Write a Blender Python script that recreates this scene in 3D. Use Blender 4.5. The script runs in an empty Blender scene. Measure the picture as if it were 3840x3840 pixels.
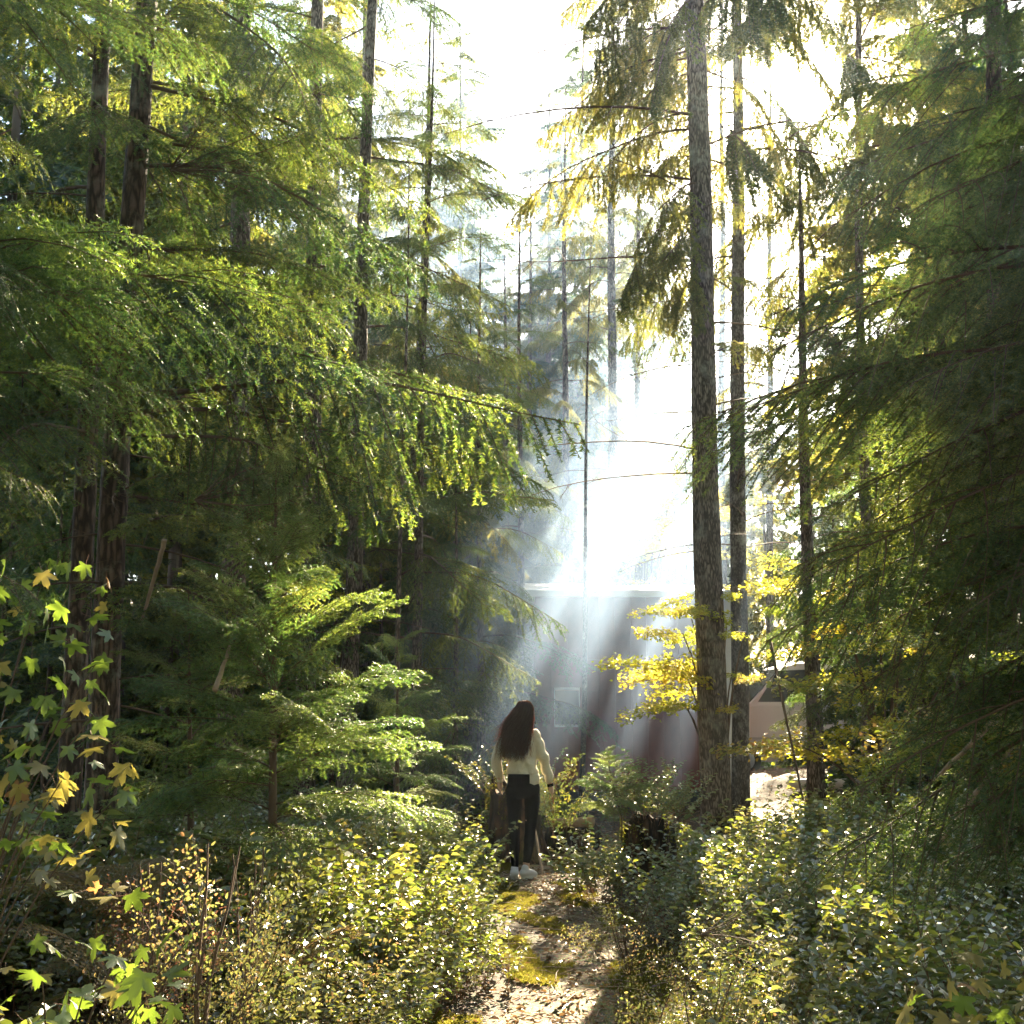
import bpy, math, random
import numpy as np
from mathutils import Vector, Matrix

rng = np.random.default_rng(11)
random.seed(11)
S = bpy.context.scene
COL = S.collection
R = math.radians

# ---------------------------------------------------------------- camera, sky, sun, exposure
FPX = 1150.0
PITCH = 9.0
CAM = Vector((0.0, 0.0, 1.75))
cam = bpy.data.cameras.new("camera")
cam.sensor_width = 36.0
cam.angle = 2 * math.atan(512 / FPX)
cam.clip_start = 0.05
cam.clip_end = 2000
cam_o = bpy.data.objects.new("camera", cam)
COL.objects.link(cam_o)
cam_o.location = CAM
cam_o.rotation_euler = (R(90 + PITCH), 0, 0)
S.camera = cam_o

SUN_AZ, SUN_EL = 15.2, 28.1
SUN = Vector((math.sin(R(SUN_AZ)) * math.cos(R(SUN_EL)), math.cos(R(SUN_AZ)) * math.cos(R(SUN_EL)), math.sin(R(SUN_EL))))

world = bpy.data.worlds.new("World")
S.world = world
world.use_nodes = True
nt = world.node_tree
bg = nt.nodes["Background"]
sky = nt.nodes.new("ShaderNodeTexSky")
sky.sky_type = 'NISHITA'
sky.sun_disc = False
sky.sun_elevation = R(SUN_EL)
sky.sun_rotation = R(SUN_AZ)
sky.air_density = 1.0
sky.dust_density = 0.8
# the sun's own disc and the bright sky close round it
geo_w = nt.nodes.new("ShaderNodeTexCoord")
dot = nt.nodes.new("ShaderNodeVectorMath"); dot.operation = 'DOT_PRODUCT'
nv_ = nt.nodes.new("ShaderNodeVectorMath"); nv_.operation = 'NORMALIZE'
nt.links.new(geo_w.outputs["Generated"], nv_.inputs[0])
nt.links.new(nv_.outputs[0], dot.inputs[0]); dot.inputs[1].default_value = SUN
acos = nt.nodes.new("ShaderNodeMath"); acos.operation = 'ARCCOSINE'
nt.links.new(dot.outputs["Value"], acos.inputs[0])


def glow(width, strength, col, power):
    q = nt.nodes.new("ShaderNodeMath"); q.operation = 'DIVIDE'; nt.links.new(acos.outputs[0], q.inputs[0]); q.inputs[1].default_value = R(width)
    p = nt.nodes.new("ShaderNodeMath"); p.operation = 'POWER'; nt.links.new(q.outputs[0], p.inputs[0]); p.inputs[1].default_value = power
    e = nt.nodes.new("ShaderNodeMath"); e.operation = 'MULTIPLY'; nt.links.new(p.outputs[0], e.inputs[0]); e.inputs[1].default_value = -1
    x = nt.nodes.new("ShaderNodeMath"); x.operation = 'EXPONENT'; nt.links.new(e.outputs[0], x.inputs[0])
    v = nt.nodes.new("ShaderNodeVectorMath"); v.operation = 'SCALE'; v.inputs[0].default_value = tuple(c * strength for c in col)
    nt.links.new(x.outputs[0], v.inputs["Scale"])
    return v


g1, g2 = glow(0.8, 6000, (1, .9, .7), 6), glow(2.6, 200, (1, .85, .62), 1.5)
ad1 = nt.nodes.new("ShaderNodeVectorMath"); ad1.operation = 'ADD'
ad2 = nt.nodes.new("ShaderNodeVectorMath"); ad2.operation = 'ADD'
nt.links.new(g1.outputs[0], ad1.inputs[0]); nt.links.new(g2.outputs[0], ad1.inputs[1])
nt.links.new(ad1.outputs[0], ad2.inputs[0]); nt.links.new(sky.outputs[0], ad2.inputs[1])
nt.links.new(ad2.outputs[0], bg.inputs[0])
world.cycles.sampling_method = 'MANUAL'
world.cycles.sample_map_resolution = 2048
bg.inputs[1].default_value = 0.05

sun = bpy.data.lights.new("sun", 'SUN')
sun.energy = 5.0
sun.angle = R(0.53)
sun.color = (1.0, 0.83, 0.58)
sun_o = bpy.data.objects.new("sun", sun)
COL.objects.link(sun_o)
sun_o.location = (5, 20, 20)
sun_o.rotation_euler = SUN.to_track_quat('Z', 'Y').to_euler()

S.view_settings.view_transform = 'Standard'
S.view_settings.look = 'None'
S.view_settings.gamma = 1.0
S.view_settings.use_curve_mapping = False
S.view_settings.exposure = 3.65
S.render.engine = 'CYCLES'
cy = S.cycles
cy.use_denoising = True
cy.denoiser = 'OPENIMAGEDENOISE'
cy.max_bounces = 6
cy.diffuse_bounces = 3
cy.glossy_bounces = 2
cy.transmission_bounces = 4
cy.transparent_max_bounces = 8
cy.volume_bounces = 0
cy.sample_clamp_indirect = 6.0
cy.use_adaptive_sampling = False

# ---------------------------------------------------------------- helpers
C9, S9 = math.cos(R(PITCH)), math.sin(R(PITCH))


def PX(px, py, Y):
    """world point seen at 1024-pixel position (px, py) at distance Y ahead"""
    dx, dy = (px - 512) / FPX, (512 - py) / FPX
    d = Vector((dx, C9 - dy * S9, S9 + dy * C9))
    return CAM + d * (Y / d.y)


def tag(o, label=None, cat=None, group=None, kind=None):
    if label: o['label'] = label
    if cat: o['category'] = cat
    if group: o['group'] = group
    if kind: o['kind'] = kind
    return o


def link(name, data, parent=None, mats=None):
    o = bpy.data.objects.new(name, data)
    COL.objects.link(o)
    if parent is not None:
        o.parent = parent
    return o


def empty(name, loc, label=None, cat=None, group=None, rz=0):
    o = bpy.data.objects.new(name, None)
    COL.objects.link(o)
    o.location = loc
    o.rotation_euler = (0, 0, rz)
    o.empty_display_size = 0.2
    return tag(o, label, cat, group)


class MB:
    """collects vertices and faces (tris / quads) in numpy chunks"""
    def __init__(s):
        s.v, s.f, s.n = [], [], 0

    def add(s, v, faces, mat=0, smooth=False):
        v = np.asarray(v, float).reshape(-1, 3)
        if not isinstance(faces, list):
            faces = [faces]
        for f in faces:
            f = np.asarray(f, int)
            if len(f):
                s.f.append((f + s.n, mat, smooth))
        s.v.append(v)
        s.n += len(v)

    def merge(s, o, M=None, mat_off=0):
        v = o.allv()
        if M is not None:
            M = np.asarray(M)
            v = v @ M[:3, :3].T + M[:3, 3]
        s.v.append(v)
        for f, m, sm in o.f:
            s.f.append((f + s.n, m + mat_off, sm))
        s.n += len(v)

    def allv(s):
        return np.concatenate(s.v) if s.v else np.zeros((0, 3))

    def mesh(s, name, mats):
        me = bpy.data.meshes.new(name)
        v = s.allv()
        me.vertices.add(len(v))
        me.vertices.foreach_set("co", v.astype(np.float32).ravel())
        loops = np.concatenate([f.ravel() for f, _, _ in s.f])
        tot = np.concatenate([np.full(len(f), f.shape[1]) for f, _, _ in s.f])
        mi = np.concatenate([np.full(len(f), m) for f, m, _ in s.f])
        sm = np.concatenate([np.full(len(f), q) for f, _, q in s.f])
        me.loops.add(len(loops))
        me.loops.foreach_set("vertex_index", loops.astype(np.int32))
        me.polygons.add(len(tot))
        me.polygons.foreach_set("loop_start", np.concatenate([[0], np.cumsum(tot)[:-1]]).astype(np.int32))
        me.polygons.foreach_set("loop_total", tot.astype(np.int32))
        me.polygons.foreach_set("material_index", mi.astype(np.int32))
        me.polygons.foreach_set("use_smooth", sm.astype(bool))
        for m in (mats if isinstance(mats, (list, tuple)) else [mats]):
            me.materials.append(m)
        me.update(calc_edges=True)
        me.validate()
        return me

    def build(s, name, mats, parent=None):
        return link(name, s.mesh(name, mats), parent)


def nrm(a):
    return a / np.maximum(np.linalg.norm(a, axis=-1, keepdims=True), 1e-9)


def tube(mb, pts, rad, k=6, mat=0, smooth=True, cap=False, rough=0.0, flat=None):
    pts = np.asarray(pts, float)
    n = len(pts)
    rad = np.broadcast_to(np.asarray(rad, float), (n,))
    t = nrm(np.gradient(pts, axis=0))
    ref = np.array([0, 0, 1.0]) if abs(t[0][2]) < 0.8 else np.array([0, 1.0, 0])
    a = nrm(np.cross(t, ref))
    b = np.cross(t, a)
    an = np.arange(k) * 2 * math.pi / k
    rr = rad[:, None] * (1 + (rng.normal(0, rough, (n, k)) if rough else 0))
    ring = a[:, None] * (np.cos(an) * rr)[..., None] + b[:, None] * (np.sin(an) * rr)[..., None]
    if flat is not None:
        ring = ring * np.asarray(flat)
    v = (pts[:, None] + ring).reshape(-1, 3)
    i = np.arange(n - 1)[:, None] * k
    j = np.arange(k)[None]
    q = np.stack([i + j, i + (j + 1) % k, i + k + (j + 1) % k, i + k + j], -1).reshape(-1, 4)
    fs = [q]
    if cap:
        v = np.concatenate([v, pts[:1], pts[-1:]])
        c0, c1 = n * k, n * k + 1
        jj = np.arange(k)
        fs.append(np.stack([np.full(k, c0), (jj + 1) % k, jj], -1))
        fs.append(np.stack([np.full(k, c1), (n - 1) * k + jj, (n - 1) * k + (jj + 1) % k], -1))
    mb.add(v, fs, mat, smooth)


def box(mb, lo, hi, mat=0):
    (x0, y0, z0), (x1, y1, z1) = lo, hi
    v = [(x0, y0, z0), (x1, y0, z0), (x1, y1, z0), (x0, y1, z0), (x0, y0, z1), (x1, y0, z1), (x1, y1, z1), (x0, y1, z1)]
    mb.add(v, np.array([(0, 3, 2, 1), (4, 5, 6, 7), (0, 1, 5, 4), (1, 2, 6, 5), (2, 3, 7, 6), (3, 0, 4, 7)]), mat)


# value noise for the ground height
_g = np.random.default_rng(3).normal(0, 1, (64, 64))


def vnoise(x, y, f):
    x, y = np.asarray(x) * f + 100.3, np.asarray(y) * f + 100.7
    xi, yi = np.floor(x).astype(int), np.floor(y).astype(int)
    u, v = x - xi, y - yi
    u, v = u * u * (3 - 2 * u), v * v * (3 - 2 * v)
    g = lambda a, b: _g[a % 64, b % 64]
    return (g(xi, yi) * (1 - u) + g(xi + 1, yi) * u) * (1 - v) + (g(xi, yi + 1) * (1 - u) + g(xi + 1, yi + 1) * u) * v


PATH = np.array([(-2, -0.2), (4, -0.2), (5, -0.05), (6, 0.12), (7, 0.36), (8, 0.55), (9, 0.55), (10, 0.36), (11.4, 0.16), (13, 0.35), (15, 0.9), (20, 1.5), (40, 3)])


def path_x(y):
    return np.interp(y, PATH[:, 0], PATH[:, 1])


def path_w(y):
    return np.interp(y, [3, 6, 8, 11, 14, 20], [0.72, 0.60, 0.44, 0.36, 1.0, 2.5])


def ground_z(x, y):
    x, y = np.asarray(x, float), np.asarray(y, float)
    d = np.abs(x - path_x(y)) / path_w(y)
    side = np.clip((d - 0.8) / 1.4, 0, 1)
    z = 0.05 * vnoise(x, y, 0.5) * side + 0.03 * vnoise(x, y, 1.7) * np.clip(d, 0.2, 1) + 0.008 * vnoise(x, y, 7)
    z += side * 0.10 * np.clip((14 - y) / 6, 0, 1)
    z += 9.0 * np.clip((y - 30) / 70, 0, 1) ** 1.3 * (1 + 0.3 * vnoise(x, y, 0.1))
    z += 0.62 * np.exp(-((x - 4.7) / 1.5) ** 2 - ((y - 18.6) / 2.6) ** 2)
    return z


# ---------------------------------------------------------------- materials
def newmat(name):
    m = bpy.data.materials.new(name)
    m.use_nodes = True
    n = m.node_tree
    n.nodes.clear()
    out = n.nodes.new("ShaderNodeOutputMaterial")
    return m, n, out


def ramp(n, stops, interp='LINEAR'):
    r = n.nodes.new("ShaderNodeValToRGB")
    r.color_ramp.interpolation = interp
    e = r.color_ramp.elements
    while len(e) < len(stops):
        e.new(0.5)
    for k, (p, c) in enumerate(stops):
        e[k].position = p
        e[k].color = (*c, 1)
    return r


def leaf_mat(name, diff, trans, gloss=0.06, rough=0.4, tmix=0.5, island=True):
    """leaf: diffuse + translucent + a thin sheen; colours are ramps over per-leaf and per-branch randomness"""
    m, n, out = newmat(name)
    L = n.links.new
    geo = n.nodes.new("ShaderNodeNewGeometry")
    info = n.nodes.new("ShaderNodeObjectInfo")
    tc = n.nodes.new("ShaderNodeTexCoord")
    nz = n.nodes.new("ShaderNodeTexNoise")
    nz.inputs["Scale"].default_value = 2.2
    L(tc.outputs["Object"], nz.inputs["Vector"])
    a = n.nodes.new("ShaderNodeMath"); a.operation = 'MULTIPLY_ADD'
    L(geo.outputs["Random Per Island"], a.inputs[0]); a.inputs[1].default_value = 0.55 if island else 0.25
    b = n.nodes.new("ShaderNodeMath"); b.operation = 'MULTIPLY_ADD'
    L(info.outputs["Random"], b.inputs[0]); b.inputs[1].default_value = 0.45
    c = n.nodes.new("ShaderNodeMath"); c.operation = 'MULTIPLY_ADD'
    L(nz.outputs[0], c.inputs[0]); c.inputs[1].default_value = 0.6; c.inputs[2].default_value = -0.36
    L(c.outputs[0], b.inputs[2]); L(b.outputs[0], a.inputs[2])
    r1, r2 = ramp(n, diff), ramp(n, trans)
    L(a.outputs[0], r1.inputs[0]); L(a.outputs[0], r2.inputs[0])
    d = n.nodes.new("ShaderNodeBsdfDiffuse"); t = n.nodes.new("ShaderNodeBsdfTranslucent")
    L(r1.outputs[0], d.inputs[0]); L(r2.outputs[0], t.inputs[0])
    mx = n.nodes.new("ShaderNodeMixShader"); mx.inputs[0].default_value = tmix
    L(d.outputs[0], mx.inputs[1]); L(t.outputs[0], mx.inputs[2])
    g = n.nodes.new("ShaderNodeBsdfGlossy"); g.inputs["Roughness"].default_value = rough
    g.inputs["Color"].default_value = (1, 1, 0.95, 1)
    lw = n.nodes.new("ShaderNodeLayerWeight"); lw.inputs[0].default_value = 0.25
    ms = n.nodes.new("ShaderNodeMath"); ms.operation = 'MULTIPLY_ADD'
    L(lw.outputs["Facing"], ms.inputs[0]); ms.inputs[1].default_value = gloss; ms.inputs[2].default_value = gloss * 0.5
    m2 = n.nodes.new("ShaderNodeMixShader")
    L(ms.outputs[0], m2.inputs[0]); L(mx.outputs[0], m2.inputs[1]); L(g.outputs[0], m2.inputs[2])
    L(m2.outputs[0], out.inputs[0])
    return m


def bark_mat(name, dark, light, lichen=(0.33, 0.34, 0.28), lich=0.5, scale=(14, 14, 3.2), bump=0.6):
    m, n, out = newmat(name)
    L = n.links.new
    p = n.nodes.new("ShaderNodeBsdfPrincipled")
    p.inputs["Roughness"].default_value = 0.85
    p.inputs["Specular IOR Level"].default_value = 0.25
    tc = n.nodes.new("ShaderNodeTexCoord")
    mp = n.nodes.new("ShaderNodeMapping"); mp.inputs["Scale"].default_value = scale
    L(tc.outputs["Object"], mp.inputs[0])
    nz = n.nodes.new("ShaderNodeTexNoise"); nz.inputs["Scale"].default_value = 1.0; nz.inputs["Detail"].default_value = 6
    L(mp.outputs[0], nz.inputs["Vector"])
    vo = n.nodes.new("ShaderNodeTexVoronoi"); vo.feature = 'DISTANCE_TO_EDGE'; vo.inputs["Scale"].default_value = 1.6
    mixv = n.nodes.new("ShaderNodeVectorMath"); mixv.operation = 'ADD'
    L(mp.outputs[0], mixv.inputs[0]); L(nz.outputs["Color"], mixv.inputs[1]); L(mixv.outputs[0], vo.inputs["Vector"])
    r = ramp(n, [(0.0, dark), (0.16, dark), (0.42, light), (1, light)])
    mu = n.nodes.new("ShaderNodeMath"); mu.operation = 'ADD'
    L(vo.outputs["Distance"], mu.inputs[0])
    s2 = n.nodes.new("ShaderNodeMath"); s2.operation = 'MULTIPLY_ADD'; s2.inputs[1].default_value = 0.7; s2.inputs[2].default_value = -0.25
    L(nz.outputs[0], s2.inputs[0]); L(s2.outputs[0], mu.inputs[1])
    L(mu.outputs[0], r.inputs[0])
    n2 = n.nodes.new("ShaderNodeTexNoise"); n2.inputs["Scale"].default_value = 2.3; n2.inputs["Detail"].default_value = 8; n2.inputs["Roughness"].default_value = 0.75
    L(tc.outputs["Object"], n2.inputs["Vector"])
    r2 = ramp(n, [(0.0, (0, 0, 0)), (0.52, (0, 0, 0)), (0.68, (lich, lich, lich))])
    L(n2.outputs[0], r2.inputs[0])
    mix = n.nodes.new("ShaderNodeMix"); mix.data_type = 'RGBA'
    L(r2.outputs[0], mix.inputs[0]); L(r.outputs[0], mix.inputs[6]); mix.inputs[7].default_value = (*lichen, 1)
    L(mix.outputs[2], p.inputs["Base Color"])
    bm = n.nodes.new("ShaderNodeBump"); bm.inputs["Strength"].default_value = bump; bm.inputs["Distance"].default_value = 0.02
    L(mu.outputs[0], bm.inputs["Height"]); L(bm.outputs[0], p.inputs["Normal"])
    L(p.outputs[0], out.inputs[0])
    return m


def plain_mat(name, col, rough=0.6, var=0.15, scale=8, bump=0.1, metal=0.0, coord="Object", spec=0.5):
    m, n, out = newmat(name)
    L = n.links.new
    p = n.nodes.new("ShaderNodeBsdfPrincipled")
    p.inputs["Roughness"].default_value = rough
    p.inputs["Metallic"].default_value = metal
    p.inputs["Specular IOR Level"].default_value = spec
    tc = n.nodes.new("ShaderNodeTexCoord")
    nz = n.nodes.new("ShaderNodeTexNoise"); nz.inputs["Scale"].default_value = scale; nz.inputs["Detail"].default_value = 6
    L(tc.outputs[coord], nz.inputs["Vector"])
    c = np.array(col)
    r = ramp(n, [(0.25, tuple(c * (1 - var))), (0.75, tuple(np.minimum(c * (1 + var), 1)))])
    L(nz.outputs[0], r.inputs[0]); L(r.outputs[0], p.inputs["Base Color"])
    if bump:
        bm = n.nodes.new("ShaderNodeBump"); bm.inputs["Strength"].default_value = bump; bm.inputs["Distance"].default_value = 0.01
        L(nz.outputs[0], bm.inputs["Height"]); L(bm.outputs[0], p.inputs["Normal"])
    L(p.outputs[0], out.inputs[0])
    return m


NEEDLE = leaf_mat("hemlock_needles", [(0, (0.010, 0.036, 0.016)), (0.5, (0.020, 0.062, 0.026)), (1, (0.06, 0.10, 0.02))],
                  [(0, (0.03, 0.10, 0.025)), (0.5, (0.15, 0.22, 0.03)), (1, (0.54, 0.52, 0.06))], gloss=0.07, rough=0.45, tmix=0.5)
NEEDLE_FIR = leaf_mat("fir_needles", [(0, (0.018, 0.045, 0.022)), (0.5, (0.04, 0.072, 0.022)), (1, (0.09, 0.11, 0.03))],
                      [(0, (0.08, 0.13, 0.03)), (0.5, (0.28, 0.28, 0.05)), (1, (0.60, 0.50, 0.09))], gloss=0.05, rough=0.5, tmix=0.55)
SALAL = leaf_mat("salal_leaves", [(0, (0.015, 0.045, 0.012)), (0.35, (0.05, 0.08, 0.02)), (0.65, (0.13, 0.13, 0.035)), (0.85, (0.26, 0.20, 0.08)), (1, (0.26, 0.12, 0.05))],
                 [(0, (0.08, 0.16, 0.015)), (0.5, (0.26, 0.30, 0.03)), (1, (0.55, 0.40, 0.07))], gloss=0.20, rough=0.45, tmix=0.42)
MAPLE = leaf_mat("maple_leaves", [(0, (0.05, 0.10, 0.02)), (0.45, (0.09, 0.13, 0.02)), (0.75, (0.30, 0.24, 0.04)), (1, (0.36, 0.13, 0.03))],
                 [(0, (0.16, 0.25, 0.02)), (0.45, (0.30, 0.34, 0.03)), (0.75, (0.5, 0.37, 0.05)), (1, (0.5, 0.2, 0.04))], gloss=0.10, rough=0.4, tmix=0.55)
VINE = leaf_mat("vine_maple_leaves", [(0, (0.12, 0.15, 0.02)), (0.6, (0.25, 0.24, 0.03)), (1, (0.40, 0.22, 0.04))],
                [(0, (0.38, 0.46, 0.03)), (0.6, (0.62, 0.56, 0.05)), (1, (0.7, 0.42, 0.07))], gloss=0.06, rough=0.4, tmix=0.6)
FERN = leaf_mat("autumn_fern", [(0, (0.10, 0.11, 0.03)), (0.5, (0.22, 0.15, 0.05)), (1, (0.30, 0.16, 0.06))],
                [(0, (0.16, 0.18, 0.04)), (0.5, (0.30, 0.20, 0.07)), (1, (0.32, 0.17, 0.07))], gloss=0.05, tmix=0.5)
FERN_G = leaf_mat("green_fern", [(0, (0.03, 0.07, 0.015)), (1, (0.07, 0.11, 0.02))],
                  [(0, (0.22, 0.35, 0.03)), (1, (0.5, 0.5, 0.06))], gloss=0.06, tmix=0.5)
HUCK = leaf_mat("huckleberry_leaves", [(0, (0.03, 0.06, 0.02)), (0.6, (0.07, 0.08, 0.03)), (1, (0.20, 0.09, 0.05))],
                [(0, (0.12, 0.17, 0.03)), (0.6, (0.24, 0.22, 0.06)), (1, (0.4, 0.2, 0.08))], gloss=0.16, rough=0.35, tmix=0.5)
REDHUCK = leaf_mat("red_huckleberry_leaves", [(0, (0.08, 0.05, 0.03)), (1, (0.18, 0.07, 0.05))],
                   [(0, (0.16, 0.10, 0.05)), (1, (0.28, 0.10, 0.06))], gloss=0.08, tmix=0.5)
MOSS = leaf_mat("moss", [(0, (0.05, 0.07, 0.012)), (0.6, (0.12, 0.12, 0.02)), (1, (0.22, 0.16, 0.03))],
                [(0, (0.14, 0.16, 0.02)), (1, (0.32, 0.26, 0.04))], gloss=0.02, tmix=0.45)
DEADLEAF = leaf_mat("fallen_leaves", [(0, (0.09, 0.045, 0.02)), (0.6, (0.19, 0.10, 0.04)), (1, (0.32, 0.22, 0.08))],
                    [(0, (0.12, 0.06, 0.03)), (1, (0.3, 0.18, 0.06))], gloss=0.08, tmix=0.3)
BARK_H = bark_mat("hemlock_bark", (0.040, 0.027, 0.022), (0.17, 0.115, 0.09), lich=0.55)
BARK_F = bark_mat("fir_bark", (0.055, 0.042, 0.035), (0.24, 0.19, 0.155), lich=0.75, lichen=(0.30, 0.29, 0.25), scale=(26, 26, 6))
BARK_P = bark_mat("pale_bark", (0.05, 0.04, 0.035), (0.16, 0.14, 0.12), lich=0.9, lichen=(0.42, 0.40, 0.35), scale=(30, 30, 9))
TWIG = plain_mat("twig_bark", (0.10, 0.062, 0.038), 0.8, 0.4, 6, 0.2)
TWIG_RED = plain_mat("twig_reddish", (0.22, 0.10, 0.055), 0.7, 0.3, 6, 0.2)
DEADWOOD = plain_mat("dead_wood", (0.30, 0.22, 0.15), 0.8, 0.35, 10, 0.3)
STUMPW = bark_mat("rotten_stump", (0.02, 0.014, 0.009), (0.09, 0.05, 0.025), lich=0.5, lichen=(0.10, 0.12, 0.02), scale=(10, 10, 3), bump=1.0)


# ---------------------------------------------------------------- conifer branches
def needles(mb, p0, p1, nrmv, length, width, spacing, mat, tilt=0.45, lat=0.9, fwd=0.5):
    """needle triangles along twig segments p0->p1 lying roughly in the plane with normal nrmv"""
    seg = p1 - p0
    ln = np.linalg.norm(seg, axis=1)
    cnt = np.maximum(1, (ln / spacing).astype(int))
    idx = np.repeat(np.arange(len(p0)), cnt)
    t = (np.arange(len(idx)) - np.repeat(np.cumsum(cnt) - cnt, cnt) + rng.random(len(idx))) / np.repeat(cnt, cnt)
    d = nrm(seg)[idx]
    nn = nrmv[idx]
    la = nrm(np.cross(nn, d))
    pos = p0[idx] + seg[idx] * t[:, None]
    for sgn in (-1, 1):
        nd = d * fwd + la * (sgn * lat) + nn * rng.normal(0, tilt, (len(idx), 1)) + rng.normal(0, 0.12, (len(idx), 3))
        nd = nrm(nd)
        L = length * rng.uniform(0.7, 1.15, (len(idx), 1))
        tw = nrm(d + nn * rng.normal(0, 0.6, (len(idx), 1)))
        a = pos - tw * width * 0.5
        b = pos + tw * width * 0.5
        c = pos + nd * L
        v = np.stack([a, b, c], 1).reshape(-1, 3)
        f = np.arange(len(v)).reshape(-1, 3)
        mb.add(v, f, mat)


def gen_branch(L=2.5, rise=0.1, droop=0.35, n_side=26, side=0.34, s0=0.12, hang=0.1, hangc=0.3, sub_sp=0.05, sub=0.3,
               nl=0.018, nw=0.004, sp=0.009, r=0.018, k=5, angle=58, bare=0.0, sidek=3, sub2=False, jitter=1.0, mats=(0, 1)):
    """a conifer bough along +X with Z up: axis, side twigs, sub twigs and needles"""
    mb = MB()
    W, N = mats
    n = 12
    s = np.linspace(0, 1, n)
    ph = rng.random() * 6
    main = np.stack([L * (s - 0.06 * droop * s ** 2), 0.05 * L * np.sin(s * 3 + ph) * s * jitter, L * (rise * s - droop * s ** 2) + 0.01 * L * np.sin(s * 9 + ph)], 1)
    tube(mb, main, r * (1 - 0.86 * s) * (L / 2.5) ** 0.5, k, W)
    P0, P1, NN = [], [], []

    def seg(pts, nv, start=0):
        for q in range(start, len(pts) - 1):
            P0.append(pts[q]); P1.append(pts[q + 1]); NN.append(nv)
    up = np.array([0, 0, 1.0])
    seg(main, up, int(n * (0.5 + 0.3 * bare)))
    for i in range(n_side):
        si = s0 + (0.985 - s0) * (i + rng.uniform(-0.3, 0.3)) / (n_side - 1)
        si = min(max(si, 0.03), 0.99)
        if rng.random() < bare * (1.1 - si):
            continue
        sg = 1 if i % 2 else -1
        base = np.array([np.interp(si, s, main[:, q]) for q in range(3)])
        tang = nrm(np.array([np.interp(min(si + 0.05, 1), s, main[:, q]) for q in range(3)]) - np.array([np.interp(si - 0.05, s, main[:, q]) for q in range(3)]))
        prof = (min(1, (si - s0 + 0.12) / 0.3) ** 0.7) * (1 - si) ** 0.65 * 1.25 + 0.06
        sl = side * L * prof * rng.uniform(0.65, 1.15)
        a = R(angle + rng.normal(0, 7) - 14 * si)
        lat = np.array([-tang[1], tang[0], 0.0]) * sg
        d0 = tang * math.cos(a) + lat * math.sin(a) + np.array([0, 0, rng.normal(0, 0.12) - hang])
        d0 = nrm(d0)
        m = 5
        u = np.linspace(0, 1, m)[:, None]
        pts = base + d0 * sl * u + np.array([0, 0, -1.0]) * (hangc * sl) * u ** 2 + tang * 0.12 * sl * u ** 2
        if sidek:
            tube(mb, pts, np.linspace(0.0035, 0.0012, m) * (1 + sl), sidek, W)
        nv = nrm(np.cross(tang, lat) * sg + 1e-6)
        nv = nrm(nv + rng.normal(0, 0.25, 3))
        seg(pts, nv, 0 if sl > 0.12 else 0)
        ns = int(sl * 0.92 / sub_sp)
        dd = nrm(pts[-1] - pts[0])
        ltr = nrm(np.cross(nv, dd))
        for j in range(ns):
            uj = 0.08 + 0.9 * (j + rng.random() * 0.5) / max(ns, 1)
            bp = np.array([np.interp(uj, u[:, 0], pts[:, q]) for q in range(3)])
            l2 = sub * sl * (1 - uj) ** 0.6 * rng.uniform(0.5, 1.2) + 0.03
            sg2 = 1 if j % 2 else -1
            d2 = nrm(dd * 0.62 + ltr * sg2 * 0.8 + np.array([0, 0, rng.normal(0, 0.12) - hang * 0.6]))
            e1 = bp + d2 * l2 * 0.5
            e2 = e1 + (d2 + np.array([0, 0, -0.35 - hangc * 0.4])) * l2 * 0.5
            seg(np.array([bp, e1, e2]), nv)
            if sub2 and l2 > 0.09:
                for q in range(int(l2 / 0.035)):
                    w = (q + 0.5) / (l2 / 0.035)
                    b3 = bp + d2 * l2 * w
                    d3 = nrm(d2 * 0.6 + nrm(np.cross(nv, d2)) * (1 if q % 2 else -1) * 0.8)
                    seg(np.array([b3, b3 + d3 * (0.03 + 0.25 * l2 * (1 - w))]), nv)
    if N is not None:
        needles(mb, np.array(P0), np.array(P1), np.array(NN), nl, nw, sp, N)
    return mb


def gen_dead(L=1.5, n_side=9, r=0.010, droop=0.25, k=4):
    mb = MB()
    s = np.linspace(0, 1, 8)
    ph = rng.random() * 6
    main = np.stack([L * s, 0.06 * L * np.sin(s * 4 + ph) * s, L * (0.12 * s - droop * s ** 2)], 1)
    tube(mb, main, r * (1 - 0.8 * s), k, 0)
    for i in range(n_side):
        si = rng.uniform(0.15, 0.98)
        b = np.array([np.interp(si, s, main[:, q]) for q in range(3)])
        sl = L * rng.uniform(0.08, 0.4) * (1.1 - si)
        d = nrm(np.array([rng.uniform(0.3, 1), rng.choice([-1, 1]) * rng.uniform(0.3, 1), rng.normal(-0.15, 0.3)]))
        pts = b + d * sl * np.linspace(0, 1, 4)[:, None] + rng.normal(0, 0.03 * sl, (4, 3)) * np.linspace(0, 1, 4)[:, None]
        pts[0] = b
        tube(mb, pts, np.linspace(r * 0.35, r * 0.12, 4), 3, 0)
        for j in range(3):
            w = rng.uniform(0.3, 1)
            b2 = b + d * sl * w
            d2 = nrm(d + rng.normal(0, 0.6, 3))
            tube(mb, np.array([b2, b2 + d2 * sl * 0.4]), [r * 0.16, r * 0.08], 3, 0)
    return mb


WN = [TWIG, NEEDLE]
WF = [TWIG, NEEDLE_FIR]
NEEDLE_Y = leaf_mat("young_hemlock_needles", [(0, (0.018, 0.06, 0.022)), (0.5, (0.04, 0.10, 0.028)), (1, (0.08, 0.13, 0.03))], [(0, (0.07, 0.20, 0.04)), (0.5, (0.24, 0.34, 0.05)), (1, (0.5, 0.5, 0.08))], gloss=0.09, rough=0.4, tmix=0.5)
WY = [TWIG, NEEDLE_Y]
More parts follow.
